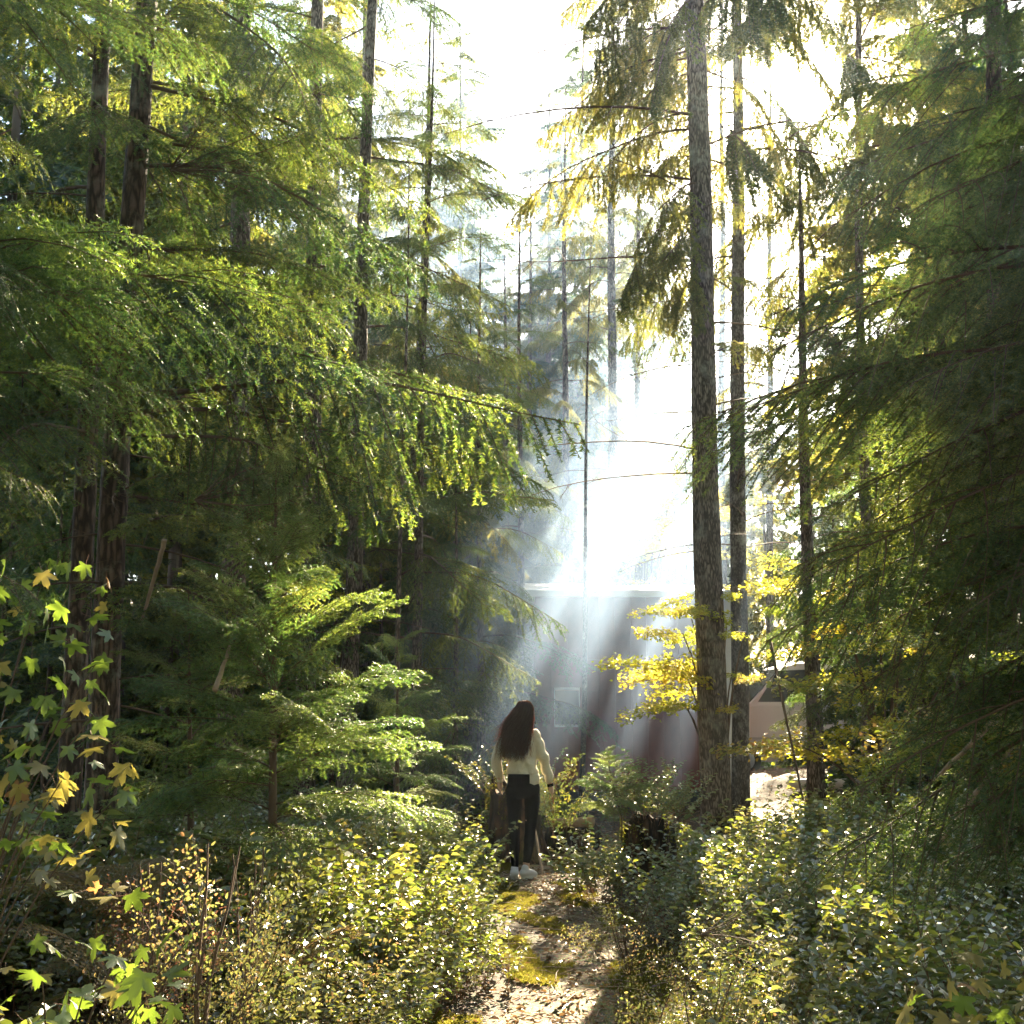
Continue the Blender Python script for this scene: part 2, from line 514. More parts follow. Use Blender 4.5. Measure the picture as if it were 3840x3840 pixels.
# near sprays (fine needles), mid boughs, hanging boughs, fir boughs, far boughs, dead boughs
NEAR = [gen_branch(L=2.6, droop=d, n_side=38, side=0.36, hang=h, hangc=0.45, sub_sp=0.04, sub=0.34, nl=0.019, nw=0.0052, sp=0.0075, r=0.016, sub2=True, bare=0.25).mesh("near_bough", WN)
        for d, h in ((0.26, 0.05), (0.2, 0.14), (0.32, 0.10))]
MID = [gen_branch(L=2.5, rise=rs, droop=d, n_side=30, side=sd, hang=h, hangc=0.4, sub_sp=0.05, sub=0.36, nl=0.026, nw=0.0110, sp=0.0085, bare=b).mesh("hemlock_bough", WN)
       for rs, d, h, sd, b in ((0.12, 0.32, 0.03, 0.36, 0.3), (0.2, 0.42, 0.10, 0.40, 0.5), (0.05, 0.22, 0.0, 0.32, 0.2), (0.15, 0.38, 0.22, 0.38, 0.4))]
HANG = [gen_branch(L=2.5, rise=0.05, droop=0.18, n_side=30, side=0.30, hang=1.0, hangc=0.5, sub_sp=0.045, sub=0.42, nl=0.026, nw=0.0110, sp=0.0080, bare=b, s0=0.2).mesh("hanging_bough", WN)
        for b in (0.25, 0.4)]
SAPL = [gen_branch(L=1.2, rise=rs, droop=d, n_side=24, side=0.42, s0=0.08, hang=0.02, hangc=0.15, sub_sp=0.035, sub=0.36, nl=0.020, nw=0.0065, sp=0.0055, r=0.010).mesh("sapling_bough", WY)
        for rs, d in ((0.35, 0.25), (0.25, 0.35), (0.15, 0.25))]
FIRB = [gen_branch(L=2.5, rise=rs, droop=d, n_side=32, side=0.32, s0=0.2, hang=h, hangc=0.6, sub_sp=0.06, sub=0.34, nl=0.042, nw=0.0155, sp=0.0100, bare=b, angle=50).mesh("fir_bough", WF)
        for rs, d, h, b in ((0.2, 0.45, 0.5, 0.5), (0.05, 0.5, 0.9, 0.6), (0.25, 0.4, 0.3, 0.4))]
DEAD = [gen_dead(1.6, n).mesh("dead_bough", TWIG) for n in (10, 14, 7)]
FARMB = [gen_branch(L=2.5, rise=rs, droop=d, n_side=18, side=0.36, s0=0.15, hang=0.3, hangc=0.5, sub_sp=0.12, sub=0.38, nl=0.15, nw=0.085, sp=0.036, sidek=0, k=3, bare=0.15)
         for rs, d in ((0.1, 0.35), (0.2, 0.5), (0.0, 0.3))]


def rotm(az, el, roll=0.0, s=1.0):
    return (Matrix.Rotation(az, 4, 'Z') @ Matrix.Rotation(-el, 4, 'Y') @ Matrix.Rotation(roll, 4, 'X') @ Matrix.Diagonal((s, s, s, 1)))


CROWN_N = 0.86


class Tree:
    def __init__(t, name, label, base, H, r0, top=(0, 0), bark=None, group=None, sides=12, flare=0.5, cat="tree", wob=0.02, curve=0.0):
        t.base = Vector(base)
        t.H, t.r0, t.top = H, r0, top
        t.root = empty(name, base, label, cat, group)
        t.ph = rng.random(2) * 6
        t.wob, t.curve = wob, curve
        mb = MB()
        zs = np.concatenate([[-0.25, 0, 0.08, 0.2, 0.4, 0.7], np.arange(1.1, H, max(0.25, H / 50)), [H]])
        pts = np.array([t.at(z) for z in zs])
        rad = np.array([t.rad(z) for z in zs]) + r0 * flare * np.exp(-np.maximum(zs, 0) / 0.22)
        tube(mb, pts, rad, sides, 0, True, rough=0.035)
        t.trunk = mb.build("trunk", bark or BARK_H, t.root)

    def rad(t, z):
        return t.r0 * max(0.04, 1 - max(z, 0) / t.H) ** 0.75

    def at(t, z):
        u = max(z, 0) / t.H
        return np.array([t.top[0] * (u + t.curve * (u * u - u)) + t.wob * math.sin(z * 0.7 + t.ph[0]) * min(1, z), t.top[1] * u + t.wob * math.cos(z * 0.6 + t.ph[1]) * min(1, z), z])

    def put(t, mesh, z, az, L, el=0.0, roll=0.0, L0=2.5, name="branch"):
        p = t.at(z)
        s = L / L0
        w = Vector(p) + t.base - CAM
        d = Vector((math.cos(az) * math.cos(el), math.sin(az) * math.cos(el), math.sin(el)))
        for u in (0.2, 0.4, 0.6, 0.8, 1.0):      # the photograph has an opening in the boughs round the sun
            q = w + d * (L * u) + Vector((0, 0, -0.3 * L * u * u))
            if q.y > 0 and (q - SUN * q.dot(SUN)).length < 0.32:
                return None
        o = link(name, mesh, t.root)
        o.matrix_local = Matrix.Translation(Vector(p)) @ rotm(az, el, roll, s)
        return o

    def aim(t, mesh, z, end, L0=2.5, drop=0.12, roll=0.0, name="branch"):
        """bough from the trunk at height z whose tip reaches the world point end"""
        p = Vector(t.at(z))
        e = Vector(end) - t.base
        d = e - p
        L = d.length
        az = math.atan2(d.y, d.x)
        el = math.asin(d.z / L) + drop
        return t.put(mesh, z, az, L, el, roll, L0, name)

    def crown(t, meshes, z0, z1, n, l0, l1, el0=0.1, el1=0.5, L0=2.5, az=None, jl=0.25, name="branch", pw=1.0):
        n = int(n * CROWN_N)
        a = rng.random() * 6
        for i in range(n):
            u = (i + rng.random()) / n
            z = z0 + (z1 - z0) * u
            a += 2.4 + rng.normal(0, 0.3)
            aa = a if az is None else az[0] + rng.uniform(-az[1], az[1])
            L = (l0 + (l1 - l0) * u ** pw) * rng.uniform(1 - jl, 1 + jl)
            t.put(meshes[rng.integers(len(meshes))], z, aa, max(L, 0.15), el0 + (el1 - el0) * u + rng.normal(0, 0.1), rng.normal(0, 0.2), L0, name)


def gb(px, py, Y):
    """ground point under pixel column px (at height py only for the lean) at distance Y"""
    x = PX(px, py, Y).x
    return (x, Y, float(ground_z(x, Y)))


def scatter(mb, tmpl, pos, rz, sc, tilt=None):
    """merge a template at many places"""
    v = tmpl.allv()
    n = len(pos)
    c, s = np.cos(rz), np.sin(rz)
    M = np.zeros((n, 3, 3))
    M[:, 0, 0], M[:, 0, 1], M[:, 1, 0], M[:, 1, 1], M[:, 2, 2] = c, -s, s, c, 1
    if tilt is not None:
        M[:, 0, 2] = tilt[:, 0]; M[:, 1, 2] = tilt[:, 1]
    vv = np.einsum('nij,vj->nvi', M, v) * sc[:, None, None] + pos[:, None]
    off = np.arange(n) * len(v)
    for f, m, sm in tmpl.f:
        ff = (f[None] + off[:, None, None]).reshape(-1, f.shape[1])
        mb.f.append((ff + mb.n, m, sm))
    mb.v.append(vv.reshape(-1, 3))
    mb.n += n * len(v)

# ---------------------------------------------------------------- ground and path
def grid(x, y):
    X, Y = np.meshgrid(x, y)
    Z = ground_z(X, Y)
    nx, ny = len(x), len(y)
    v = np.stack([X, Y, Z], -1).reshape(-1, 3)
    i = np.arange(ny - 1)[:, None] * nx + np.arange(nx - 1)[None]
    f = np.stack([i, i + 1, i + nx + 1, i + nx], -1).reshape(-1, 4)
    return v, f


def soil_mat(name, a, b, c, fs=5.0):
    m, n, out = newmat(name)
    L = n.links.new
    p = n.nodes.new("ShaderNodeBsdfPrincipled"); p.inputs["Roughness"].default_value = 0.9
    tc = n.nodes.new("ShaderNodeTexCoord")
    n1 = n.nodes.new("ShaderNodeTexNoise"); n1.inputs["Scale"].default_value = fs; n1.inputs["Detail"].default_value = 10; n1.inputs["Roughness"].default_value = 0.7
    n2 = n.nodes.new("ShaderNodeTexVoronoi"); n2.inputs["Scale"].default_value = 55
    L(tc.outputs["Object"], n1.inputs["Vector"]); L(tc.outputs["Object"], n2.inputs["Vector"])
    r = ramp(n, [(0.33, a), (0.5, b), (0.66, c)])
    L(n1.outputs[0], r.inputs[0])
    mx = n.nodes.new("ShaderNodeMix"); mx.data_type = 'RGBA'; mx.blend_type = 'MULTIPLY'; mx.inputs[0].default_value = 0.6
    L(r.outputs[0], mx.inputs[6]); L(n2.outputs["Color"], mx.inputs[7])
    L(mx.outputs[2], p.inputs["Base Color"])
    bm = n.nodes.new("ShaderNodeBump"); bm.inputs["Strength"].default_value = 0.9; bm.inputs["Distance"].default_value = 0.03
    L(n1.outputs[0], bm.inputs["Height"]); L(bm.outputs[0], p.inputs["Normal"])
    L(p.outputs[0], out.inputs[0])
    return m


mb = MB()
xs = np.concatenate([np.arange(-150, -12, 6), np.arange(-12, 12, 0.12), np.arange(12, 151, 6)])
ys = np.concatenate([np.arange(-20, 0, 4), np.arange(0, 22, 0.12), np.arange(22, 60, 2), np.arange(60, 181, 10)])
v, f = grid(xs, ys)
mb.add(v, f, 0, True)
SOIL = soil_mat("forest_soil", (0.045, 0.028, 0.016), (0.10, 0.065, 0.035), (0.10, 0.10, 0.03))
tag(mb.build("ground", SOIL), kind='structure')

PSOIL = soil_mat("path_soil", (0.09, 0.06, 0.03), (0.22, 0.16, 0.075), (0.17, 0.155, 0.045), 7.0)
mb = MB()
ys = np.arange(3.5, 15, 0.06)
us = np.linspace(-1, 1, 15)
pv = []
for y in ys:
    w = float(path_w(y)) * (0.85 + 0.2 * float(vnoise(1, y, 1.3)))
    x = path_x(y) + us * w + 0.06 * vnoise(us * 2, y, 2.0)
    z = ground_z(x, np.full_like(x, y)) + 0.012 - 0.02 * np.abs(us) ** 6
    pv.append(np.stack([x, np.full_like(x, y), z], -1))
pv = np.array(pv)
i = np.arange(len(ys) - 1)[:, None] * 15 + np.arange(14)[None]
mb.add(pv.reshape(-1, 3), np.stack([i, i + 1, i + 16, i + 15], -1).reshape(-1, 4), 0, True)
tag(mb.build("path", PSOIL), kind='structure')

# ---------------------------------------------------------------- trees
def line_tree(name, label, pb, yb, pt, yt, Y, H, r0, **kw):
    """tree at distance Y whose trunk passes pixel (pb, yb) low and (pt, yt) high"""
    a, b = PX(pb, yb, Y), PX(pt, yt, Y)
    k = (b.x - a.x) / (b.z - a.z)
    x0 = a.x - k * a.z
    gz = float(ground_z(x0, Y))
    return Tree(name, label, (x0, Y, gz), H, r0, top=(k * H, 0), **kw)


def zp(py, Y):
    return PX(512, py, Y).z


FIRS = "tall firs along the clearing"
A = line_tree("fir_tree", "tallest thick fir with rough dark bark, two stumps' lengths from the path, in the light shafts", 717, 858, 694, 0, 12.5, 24, 0.165, bark=BARK_F, sides=20, cat="fir tree", flare=0.25)
for _ in range(18):
    e = (rng.uniform(535, 690), rng.uniform(-20, 330)); Yt = rng.uniform(11.2, 13.8)
    A.aim(FIRB[rng.integers(3)], zp(e[1] - 50, 12.5), PX(e[0], e[1], Yt))
A.root['label'] = "thick straight fir whose trunk crosses the light shafts beside the brown cabin"
for z, az, L in [(2.0, 2.9, .5), (3.3, 2.8, 1.0), (3.4, 0.4, .8), (4.15, 3.3, 2.0), (4.4, 3.0, 2.2), (4.9, .2, 1.6), (5.2, -.4, 1.2), (5.4, 2.6, 1.4), (5.9, .3, 2.2), (6.6, 3.2, 2.4), (7.0, 0.0, 1.5),
                 (7.6, 2.9, 2.6), (8.0, -.3, 2.0), (8.4, 3.4, 3.0), (9.0, .5, 2.4), (9.5, 2.8, 2.9), (2.8, -1.0, .6), (3.9, .9, 1.0), (6.1, 2.5, 1.8), (7.3, 3.8, 2.0), (8.8, .1, 1.7)]:
    A.put(DEAD[rng.integers(3)], z, az, L, rng.uniform(-.1, .25), rng.normal(0, .5), 1.6)
A.crown(FIRB, 5.2, 7.4, 7, 0.95, 1.0, -0.1, 0.1)
A.crown(FIRB, 8.2, 22, 58, 2.2, 1.2, -0.1, 0.3)
for e in [(600, 110), (575, 60), (620, 180), (560, 20), (590, 250), (640, 300), (565, 150), (625, 60)]:
    Yt = 12.0 + rng.uniform(-.8, 1.2)
    A.aim(FIRB[1], zp(e[1] - 40, 12.5), PX(e[0], e[1], Yt))

B = line_tree("fir_tree", "slimmer pale fir standing just behind the thick fir, its foot in the light gap", 740, 830, 737, 60, 14.8, 22, 0.115, bark=BARK_P, sides=16, cat="fir tree", group=None)
B.root['label'] = "slimmer pale barked fir standing one step behind the thick fir"
B.crown(DEAD, 3.5, 11, 34, 1.3, 2.2, 0.0, 0.2, L0=1.6)
B.crown(FIRB, 8.8, 21, 100, 2.4, 1.0, -0.1, 0.3)
B.crown(FIRB, 6.2, 8.6, 6, 1.2, 1.4, -0.1, 0.1)

C = line_tree("fir_tree", "narrow dark fir with the sun shining directly behind its top", 815, 770, 797, 130, 15.5, 9.7, 0.12, bark=BARK_F, sides=14, cat="fir tree")
C.crown(DEAD, 2.0, 7, 26, 1.0, 1.8, 0.0, 0.15, L0=1.6)
C.crown(FIRB, 6.4, 9.3, 20, 1.4, 0.3, -0.1, 0.2)
C2 = line_tree("fir_tree", "tall golden lit fir whose crown spreads around the glare of the sun", 868, 700, 862, 300, 16.5, 21, 0.085, bark=BARK_F, cat="fir tree")
C2.crown(FIRB, 8.6, 20, 100, 2.7, 1.0, -0.1, 0.3)

D = line_tree("dead_tree", "thin dead pole with broken stubs standing in the smoky light", 583, 700, 589, 340, 17.4, 9.3, 0.045, bark=BARK_P, sides=8, cat="dead tree", flare=0.1)
D.crown(DEAD, 1.2, 8.2, 16, 0.45, 0.8, 0.2, 0.3, L0=1.6)

E = line_tree("fir_tree", "mossy fir trunk glimpsed through dark hemlock sprays at the frame's sunny edge", 1008, 800, 998, 300, 12.0, 20, 0.13, bark=BARK_H, cat="fir tree")
E.root['label'] = "mossy trunked fir half hidden behind the dark drooping hemlock sprays"
E.crown(MID, 3.0, 18, 32, 2.3, 1.0, -0.2, 0.2)
E.crown(DEAD, 1.5, 7, 14, 1.4, 1.4, 0.0, 0.2, L0=1.6)

T1 = line_tree("fir_tree", "bluish fir silhouette whose crown fills the gap beside the thick fir", 612, 600, 612, 200, 25, 24, 0.14, bark=BARK_F, cat="fir tree")
T1.crown(FIRB, 9.6, 23.5, 80, 1.7, .8, -.15, .2)
T2 = line_tree("fir_tree", "pale blue fir closing the lower end of the open strip of sky", 549, 600, 549, 300, 29, 18, 0.12, bark=BARK_F, cat="fir tree")
T2.crown(FIRB, 5, 17.7, 84, 2.2, .3, -.15, .2)
T3 = line_tree("fir_tree", "gappy fir with bare lower trunk between the thick fir and the pale fir", 722, 640, 722, 200, 29, 24, 0.13, bark=BARK_F, cat="fir tree")
T3.crown(FIRB, 7, 20, 18, 1.3, .8, -.15, .2)
T4 = line_tree("fir_tree", "gappy fir behind the pale fir, glowing yellow against the sun", 770, 640, 770, 200, 33, 25, 0.13, bark=BARK_F, cat="fir tree")
T4.crown(FIRB, 8, 24.5, 24, 1.5, .8, -.15, .2)
T5 = line_tree("hemlock_tree", "dense dark hemlock behind the mossy trunked fir", 925, 640, 925, 200, 15, 8.5, 0.09, bark=BARK_H, cat="hemlock")
T5.crown(MID, 1.6, 8.2, 40, 2.2, .6, -.15, .2)
T6 = line_tree("hemlock_tree", "hemlock closing the view between the dark narrow fir and the mossy trunk", 870, 640, 870, 200, 19, 9, 0.09, bark=BARK_H, cat="hemlock")
T6.crown(MID, 1.8, 8.6, 40, 2.2, .6, -.15, .2)

for px, Y, H, l, n, lab in [(565, 23, 14.6, 2.3, 84, "tall blue shadowed fir just over the cabin's far corner"), (638, 26, 19.5, 1.9, 90, "slender hazy fir filling the space beside the thick fir's crown"), (505, 23, 11.2, 2.3, 70, "blue shadowed fir whose tip pricks the foot of the open sky strip"), (530, 26, 14.5, 2.4, 76, "fir with drooping blue boughs just beyond the open sky strip"), (575, 31, 19, 2.8, 120, "tall pale fir rising directly above the cabin's end"),
                            (470, 20, 8.5, 2.2, 60, "shadowed fir standing over the smoke's dark edge"), (640, 44, 16, 3.4, 90, "wide pale fir low behind the cabin roof"), (690, 48, 17.5, 3.4, 90, "pale fir straight behind the thick fir's trunk"), (600, 36, 13.5, 3.0, 84, "soft blue fir between the dead pole and the cabin's far side"), (520, 33, 15, 3.0, 84, "layered pale fir framing the bottom of the sky strip"), (655, 40, 14, 3.0, 84, "very pale fir between the silhouette fir and the thick trunk")]:
    t = line_tree("fir_tree", lab, px, 600, px, 300, Y, H, .11, bark=BARK_F, cat="fir tree")
    t.crown(FIRB, 10.5 if px == 638 else 1.5 if Y < 28 else 5, H - .2, n, l, .3, -.15, .2)

T7 = line_tree("fir_tree", "ragged fir leaning its thin boughs over the cabin roof into the sunbeams", 745, 700, 742, 300, 20.2, 9.5, 0.07, bark=BARK_F, cat="fir tree")
T7.crown(FIRB, 4.6, 9.2, 8, 1.7, .8, -.1, .25)
T7.crown(DEAD, 3.6, 8.6, 16, 2.3, 1.2, -.05, .2, L0=1.6)

# the pair of trunks and the deep hemlock boughs over the maple
G1 = line_tree("hemlock_tree", "thinner of two reddish hemlock trunks growing close together above the maple", 84, 466, 107, 0, 9.2, 17, 0.10, bark=BARK_H, sides=16, cat="hemlock")
G2 = line_tree("hemlock_tree", "stouter reddish hemlock trunk of the close pair, long hanging bough to the clearing", 119, 466, 144, 0, 8.6, 18, 0.118, bark=BARK_H, sides=18, cat="hemlock")
G1.crown(MID, 2.6, 16, 32, 2.5, 1.0, -0.15, 0.2)
G2.crown(MID, 4.2, 17, 28, 2.6, 1.1, -0.1, 0.25, az=(0.0, 3.14))
G2.crown(MID, 3.0, 9.5, 11, 2.4, 2.2, -0.05, 0.1, az=(0.1, 0.9))
G2.crown(DEAD, 1.5, 4.2, 12, 1.5, 1.5, -0.1, 0.0, L0=1.6)
G1.crown(DEAD, 1.5, 6, 12, 1.5, 1.5, -0.1, 0.1, L0=1.6)
for m, z, e, Y in [(HANG[0], 4.0, (580, 438), 7.9), (HANG[1], 3.85, (470, 470), 8.3), (MID[2], 4.3, (520, 402), 8.6), (HANG[0], 3.7, (380, 500), 7.6), (MID[2], 6.6, (440, 215), 8.6), (MID[0], 5.9, (430, 260), 8.0),
                   (MID[2], 5.2, (400, 300), 9.2), (MID[0], 4.75, (345, 370), 7.4), (MID[3], 5.0, (300, 320), 7.8), (MID[0], 6.9, (330, 130), 8.6), (MID[1], 7.4, (320, 95), 7.6), (MID[1], 3.2, (300, 470), 8.0), (MID[2], 2.9, (255, 520), 7.6)]:
    G2.aim(m, z, PX(e[0], e[1], Y), drop=0.16)

H1 = line_tree("hemlock_tree", "dark rough trunk standing alone behind the long hanging hemlock bough", 236, 450, 243, 100, 14.0, 22, 0.17, bark=BARK_F, sides=14, cat="hemlock")
H1.crown(MID, 5.5, 21, 32, 2.6, 1.2, -0.1, 0.2)
H1.crown(DEAD, 2, 7, 14, 1.5, 1.8, 0.0, 0.2, L0=1.6)
I1 = line_tree("hemlock_tree", "straight grey hemlock trunk rising between the hanging boughs and the pointed fir", 312, 380, 318, 20, 15.0, 23, 0.14, bark=BARK_F, sides=14, cat="hemlock")
I1.crown(MID, 6.5, 22, 32, 2.6, 1.2, -0.1, 0.2)
I1.crown(DEAD, 2.5, 9, 20, 1.6, 2.0, 0.0, 0.2, L0=1.6)
K1 = line_tree("fir_tree", "pointed slender fir with drooping tiers bordering the open strip of sky", 420, 370, 430, 60, 17.5, 13.6, 0.12, bark=BARK_P, sides=12, cat="fir tree")
K1.crown(FIRB, 3.8, 12.6, 66, 2.1, 0.35, -0.15, 0.15)
L1 = line_tree("hemlock_tree", "thin black trunk of the two slim ones at the edge of the shadows", 398, 720, 402, 500, 13.5, 9, 0.035, bark=BARK_F, sides=8, cat="hemlock")
L2 = line_tree("hemlock_tree", "dark slim trunk with wide flat boughs at the edge of the smoke", 414, 720, 420, 500, 15.0, 12, 0.075, bark=BARK_F, sides=10, cat="hemlock")
L2.crown(MID, 1.6, 11.5, 54, 2.4, 0.6, -0.15, 0.2)
L1.crown(MID, 3.5, 8.8, 20, 1.3, 0.4, -0.1, 0.2)
N1 = line_tree("hemlock_tree", "broad shadowed trunk seen behind the top of the young hemlock sapling", 352, 600, 356, 480, 14.5, 20, 0.12, bark=BARK_F, sides=12, cat="hemlock")
N1.crown(MID, 6, 19, 30, 2.4, 1.0, -0.1, 0.2)
N1.crown(DEAD, 1.5, 6, 12, 1.2, 1.5, 0.0, 0.1, L0=1.6)
for (px, Y, H, r, lab) in [(365, 24, 24, .16, "hazy pale trunk standing behind the pointed fir"), (338, 27, 25, .15, "faint trunk far behind the grey hemlock"),
                           (480, 17.5, 9.5, .07, "bushy dark hemlock growing just behind the smoke's shaded edge"), (520, 20, 11, .08, "dim blue hemlock behind the person and the smoke"),
                           (455, 15.5, 5.2, .05, "short dark hemlock under the slim boughs beside the smoke")]:
    t = line_tree("hemlock_tree", lab, px, 700, px, 300, Y, H, r, bark=BARK_F, sides=10, cat="hemlock")
    if H > 20:
        t.crown(DEAD, 4, 11, 16, 1.5, 1.8, 0, .2, L0=1.6)
        t.crown(FIRB, 9, H - .5, 46, 2.6, .8, -.1, .3)
    else:
        t.crown(MID, 0.6, H - .2, int(H * 5.5), 2.2 if H > 6 else 1.5, .3, -.15, .25)

# young hemlock sapling in front
Ys = 7.6
SAP = line_tree("hemlock_sapling", "young hemlock sapling with tiered bright green boughs and thin bare lower stem", 273, 870, 276, 480, Ys, 3.30, 0.036, bark=TWIG, sides=8, cat="sapling", flare=0.2, wob=0.01)
SAP.crown(SAPL, 0.75, 3.2, 54, 1.2, 0.2, 0.05, 0.85, L0=1.2, jl=0.2, pw=1.3)
SAP.crown(DEAD, 0.2, 0.9, 10, 0.7, 0.7, 0.0, 0.0, L0=1.6)
SAP2 = line_tree("hemlock_sapling", "second young hemlock with sunlit branch tips between the tall sapling and the slim trunks", 395, 800, 395, 640, 10.2, 2.3, 0.03, bark=TWIG, sides=8, cat="sapling")
SAP2.crown(SAPL, 0.3, 2.2, 34, .95, 0.25, 0.0, 0.5, L0=1.2)
SAP3 = line_tree("hemlock_sapling", "low spreading hemlock at the foot of the reddish trunk pair", 190, 800, 190, 600, 8.2, 2.5, 0.03, bark=TWIG, sides=8, cat="sapling")
SAP3.crown(SAPL, 0.3, 2.4, 36, 1.3, 0.3, -0.1, 0.4, L0=1.2)

# near hemlocks whose boughs sweep into the picture from both sides
NR = Tree("hemlock_tree", "big dark hemlock whose drooping sprays sweep down across the sunny understorey", (3.45, 4.9, 0.1), 14, 0.17, bark=BARK_H, cat="hemlock", sides=16)
ends = [(690, 447, 4.7), (745, 470, 4.4), (700, 452, 5.2), (770, 340, 4.6), (800, 400, 4.2), (840, 330, 4.6), (860, 230, 4.4), (835, 150, 4.9), (900, 120, 4.3), (870, 30, 4.6), (930, 60, 4.2),
        (790, 560, 4.6), (835, 620, 4.3), (780, 690, 4.9), (870, 560, 4.0), (905, 660, 4.2), (870, 740, 4.5), (830, 845, 4.3), (900, 830, 4.1), (940, 760, 4.4), (860, 480, 4.4), (930, 400, 4.1),
        (960, 250, 4.3), (940, 540, 4.5), (980, 640, 4.0), (985, 860, 4.2), (960, 180, 4.0), (905, 300, 5.2), (980, 420, 4.6), (990, 90, 4.4), (890, 880, 4.7), (950, 910, 4.4)]
for k, (x, y, Y) in enumerate(ends):
    e = PX(x, y, Y)
    NR.aim(NEAR[k % 3], e.z + rng.uniform(0.35, 0.85) - 0.1, e, L0=2.6, drop=0.2, roll=rng.normal(0, .25))
NR.crown(MID, 5.5, 13.5, 14, 2.6, 1.0, -0.2, 0.2)
NL = Tree("hemlock_tree", "hemlock with dark teal sprays reaching over the maple and the trunk pair", (-3.7, 5.2, 0.1), 13, 0.15, bark=BARK_H, cat="hemlock", sides=16)
for k, (x, y, Y) in enumerate([(250, 360, 5.6), (335, 375, 6.3), (60, 160, 5.2), (40, 300, 4.6), (60, 520, 5.0), (20, 560, 4.6), (225, 60, 5.8), (190, 440, 5.6), (30, 60, 5.0)]):
    e = PX(x, y, Y)
    NL.aim(NEAR[k % 3], e.z + rng.uniform(0.1, 0.5), e, L0=2.6, drop=0.16, roll=rng.normal(0, .25))
NL.crown(MID, 5.5, 12.5, 16, 2.2, 1.0, -0.2, 0.2)

# trees standing deeper in the wood: shared far crowns
FARC = []
for v_ in range(4):
    m = MB()
    Hc = 1.0
    nb = 62
    a = 0
    for i in range(nb):
        u = (i + rng.random()) / nb
        a += 2.4
        L = (0.150 + (0.02 - 0.150) * u ** 0.9) * rng.uniform(0.7, 1.25) * (1 if v_ < 2 else 1.15)
        M = Matrix.Translation((0, 0, 0.28 + 0.70 * u)) @ rotm(a, rng.normal(-0.05, .12) + 0.3 * u, rng.normal(0, .2), L / 2.5 * (1))
        m.merge(FARMB[rng.integers(3)], M)
    FARC.append(m.mesh("far_crown", WF if v_ % 2 else WN))
mb = MB()
zz = np.linspace(0, 1, 14)
tube(mb, np.stack([0.004 * np.sin(zz * 7), 0.003 * np.cos(zz * 5), zz], 1), 0.0075 * (1 - 0.93 * zz), 7)
FART = mb.mesh("far_trunk", BARK_F)
print("far crown tris", len(FARC[0].polygons), "mid", [len(m.polygons) for m in MID], "near", [len(m.polygons) for m in NEAR], "hang", len(HANG[0].polygons), "sapl", len(SAPL[0].polygons), "fir", len(FIRB[0].polygons))


def far_tree(px, Y, H, lab="hazy conifer standing far back in the wood behind the clearing", grp="hazy conifers far back in the wood", low=False):
    x = PX(px, 690, Y).x
    if 600 < px < 960 and not low:
        H = min(H, 0.43 * (Y - 8))
    t = empty("far_conifer", (x, Y, float(ground_z(x, Y)) - 0.1), lab, "conifer", grp, rng.uniform(0, 6.28))
    for nm, me in (("trunk", FART), ("crown", FARC[rng.integers(4)])):
        o = link(nm, me, t)
        o.scale = (H * 1.0, H * 1.0, H)
        if nm == "crown" and low:
            o.scale = (H * 1.5, H * 1.5, H * 1.38)
            o.location.z = -0.34 * H
    return t


# the ones next to the strip of sky keep it open
for px, Y, H in [(456, 31, 21.5), (474, 37, 22), (552, 36, 22), (590, 33, 24), (610, 21, 15), (565, 27, 15.5), (645, 27, 20), (690, 32, 24), (540, 34, 15.5), (500, 38, 12), (470, 30, 12.5), (440, 33, 19), (415, 40, 24), (300, 24, 22),
                 (205, 24, 22), (165, 19, 19), (120, 25, 24), (60, 20, 20), (20, 26, 24), (-20, 18, 20), (-60, 24, 22), (90, 33, 27), (320, 40, 28), (30, 38, 28), (520, 45, 15),
                 (720, 40, 22), (770, 36, 18), (840, 30, 21), (880, 22, 18), (930, 27, 23), (960, 19, 19), (1010, 24, 23), (1060, 20, 20), (1110, 26, 22), (820, 44, 24), (900, 40, 27), (990, 38, 27), (600, 48, 21), (660, 50, 24),
                 (750, 52, 24), (450, 50, 22), (380, 52, 28), (560, 60, 19), (860, 55, 28), (140, 45, 30), (270, 50, 30)]:
    far_tree(px, Y, H)
for px, Y, H in [(500, 24, 6), (455, 22, 8), (535, 26, 6.5), (420, 21, 7), (380, 20, 7), (330, 21, 8), (290, 18, 6), (230, 19, 7), (170, 16, 6), (110, 17, 7), (50, 15, 6), (0, 17, 8), (850, 20, 5), (900, 17, 5), (950, 15, 5), (1000, 17, 7), (1050, 15, 6),
                 (560, 29, 7.5), (585, 31, 8), (612, 28.5, 7), (636, 30.5, 7.8), (662, 29, 7.2), (688, 31, 8), (572, 41, 12), (606, 42, 12.5), (640, 40, 12), (674, 42, 12), (706, 41, 12), (-30, 34, 13), (10, 37, 13), (45, 33, 12), (80, 38, 13), (118, 34, 12), (150, 39, 13), (185, 35, 12), (215, 40, 13), (250, 36, 12), (282, 41, 14), (315, 37, 12), (350, 42, 14), (385, 38, 12), (415, 43, 13), (445, 40, 11), (870, 26, 8), (930, 22, 8), (600, 32, 7), (650, 34, 8), (700, 30, 6)]:
    far_tree(px, Y, H, "low dim hemlock filling the shade between the distant trunks", "low hemlocks in the shade between distant trunks", True)

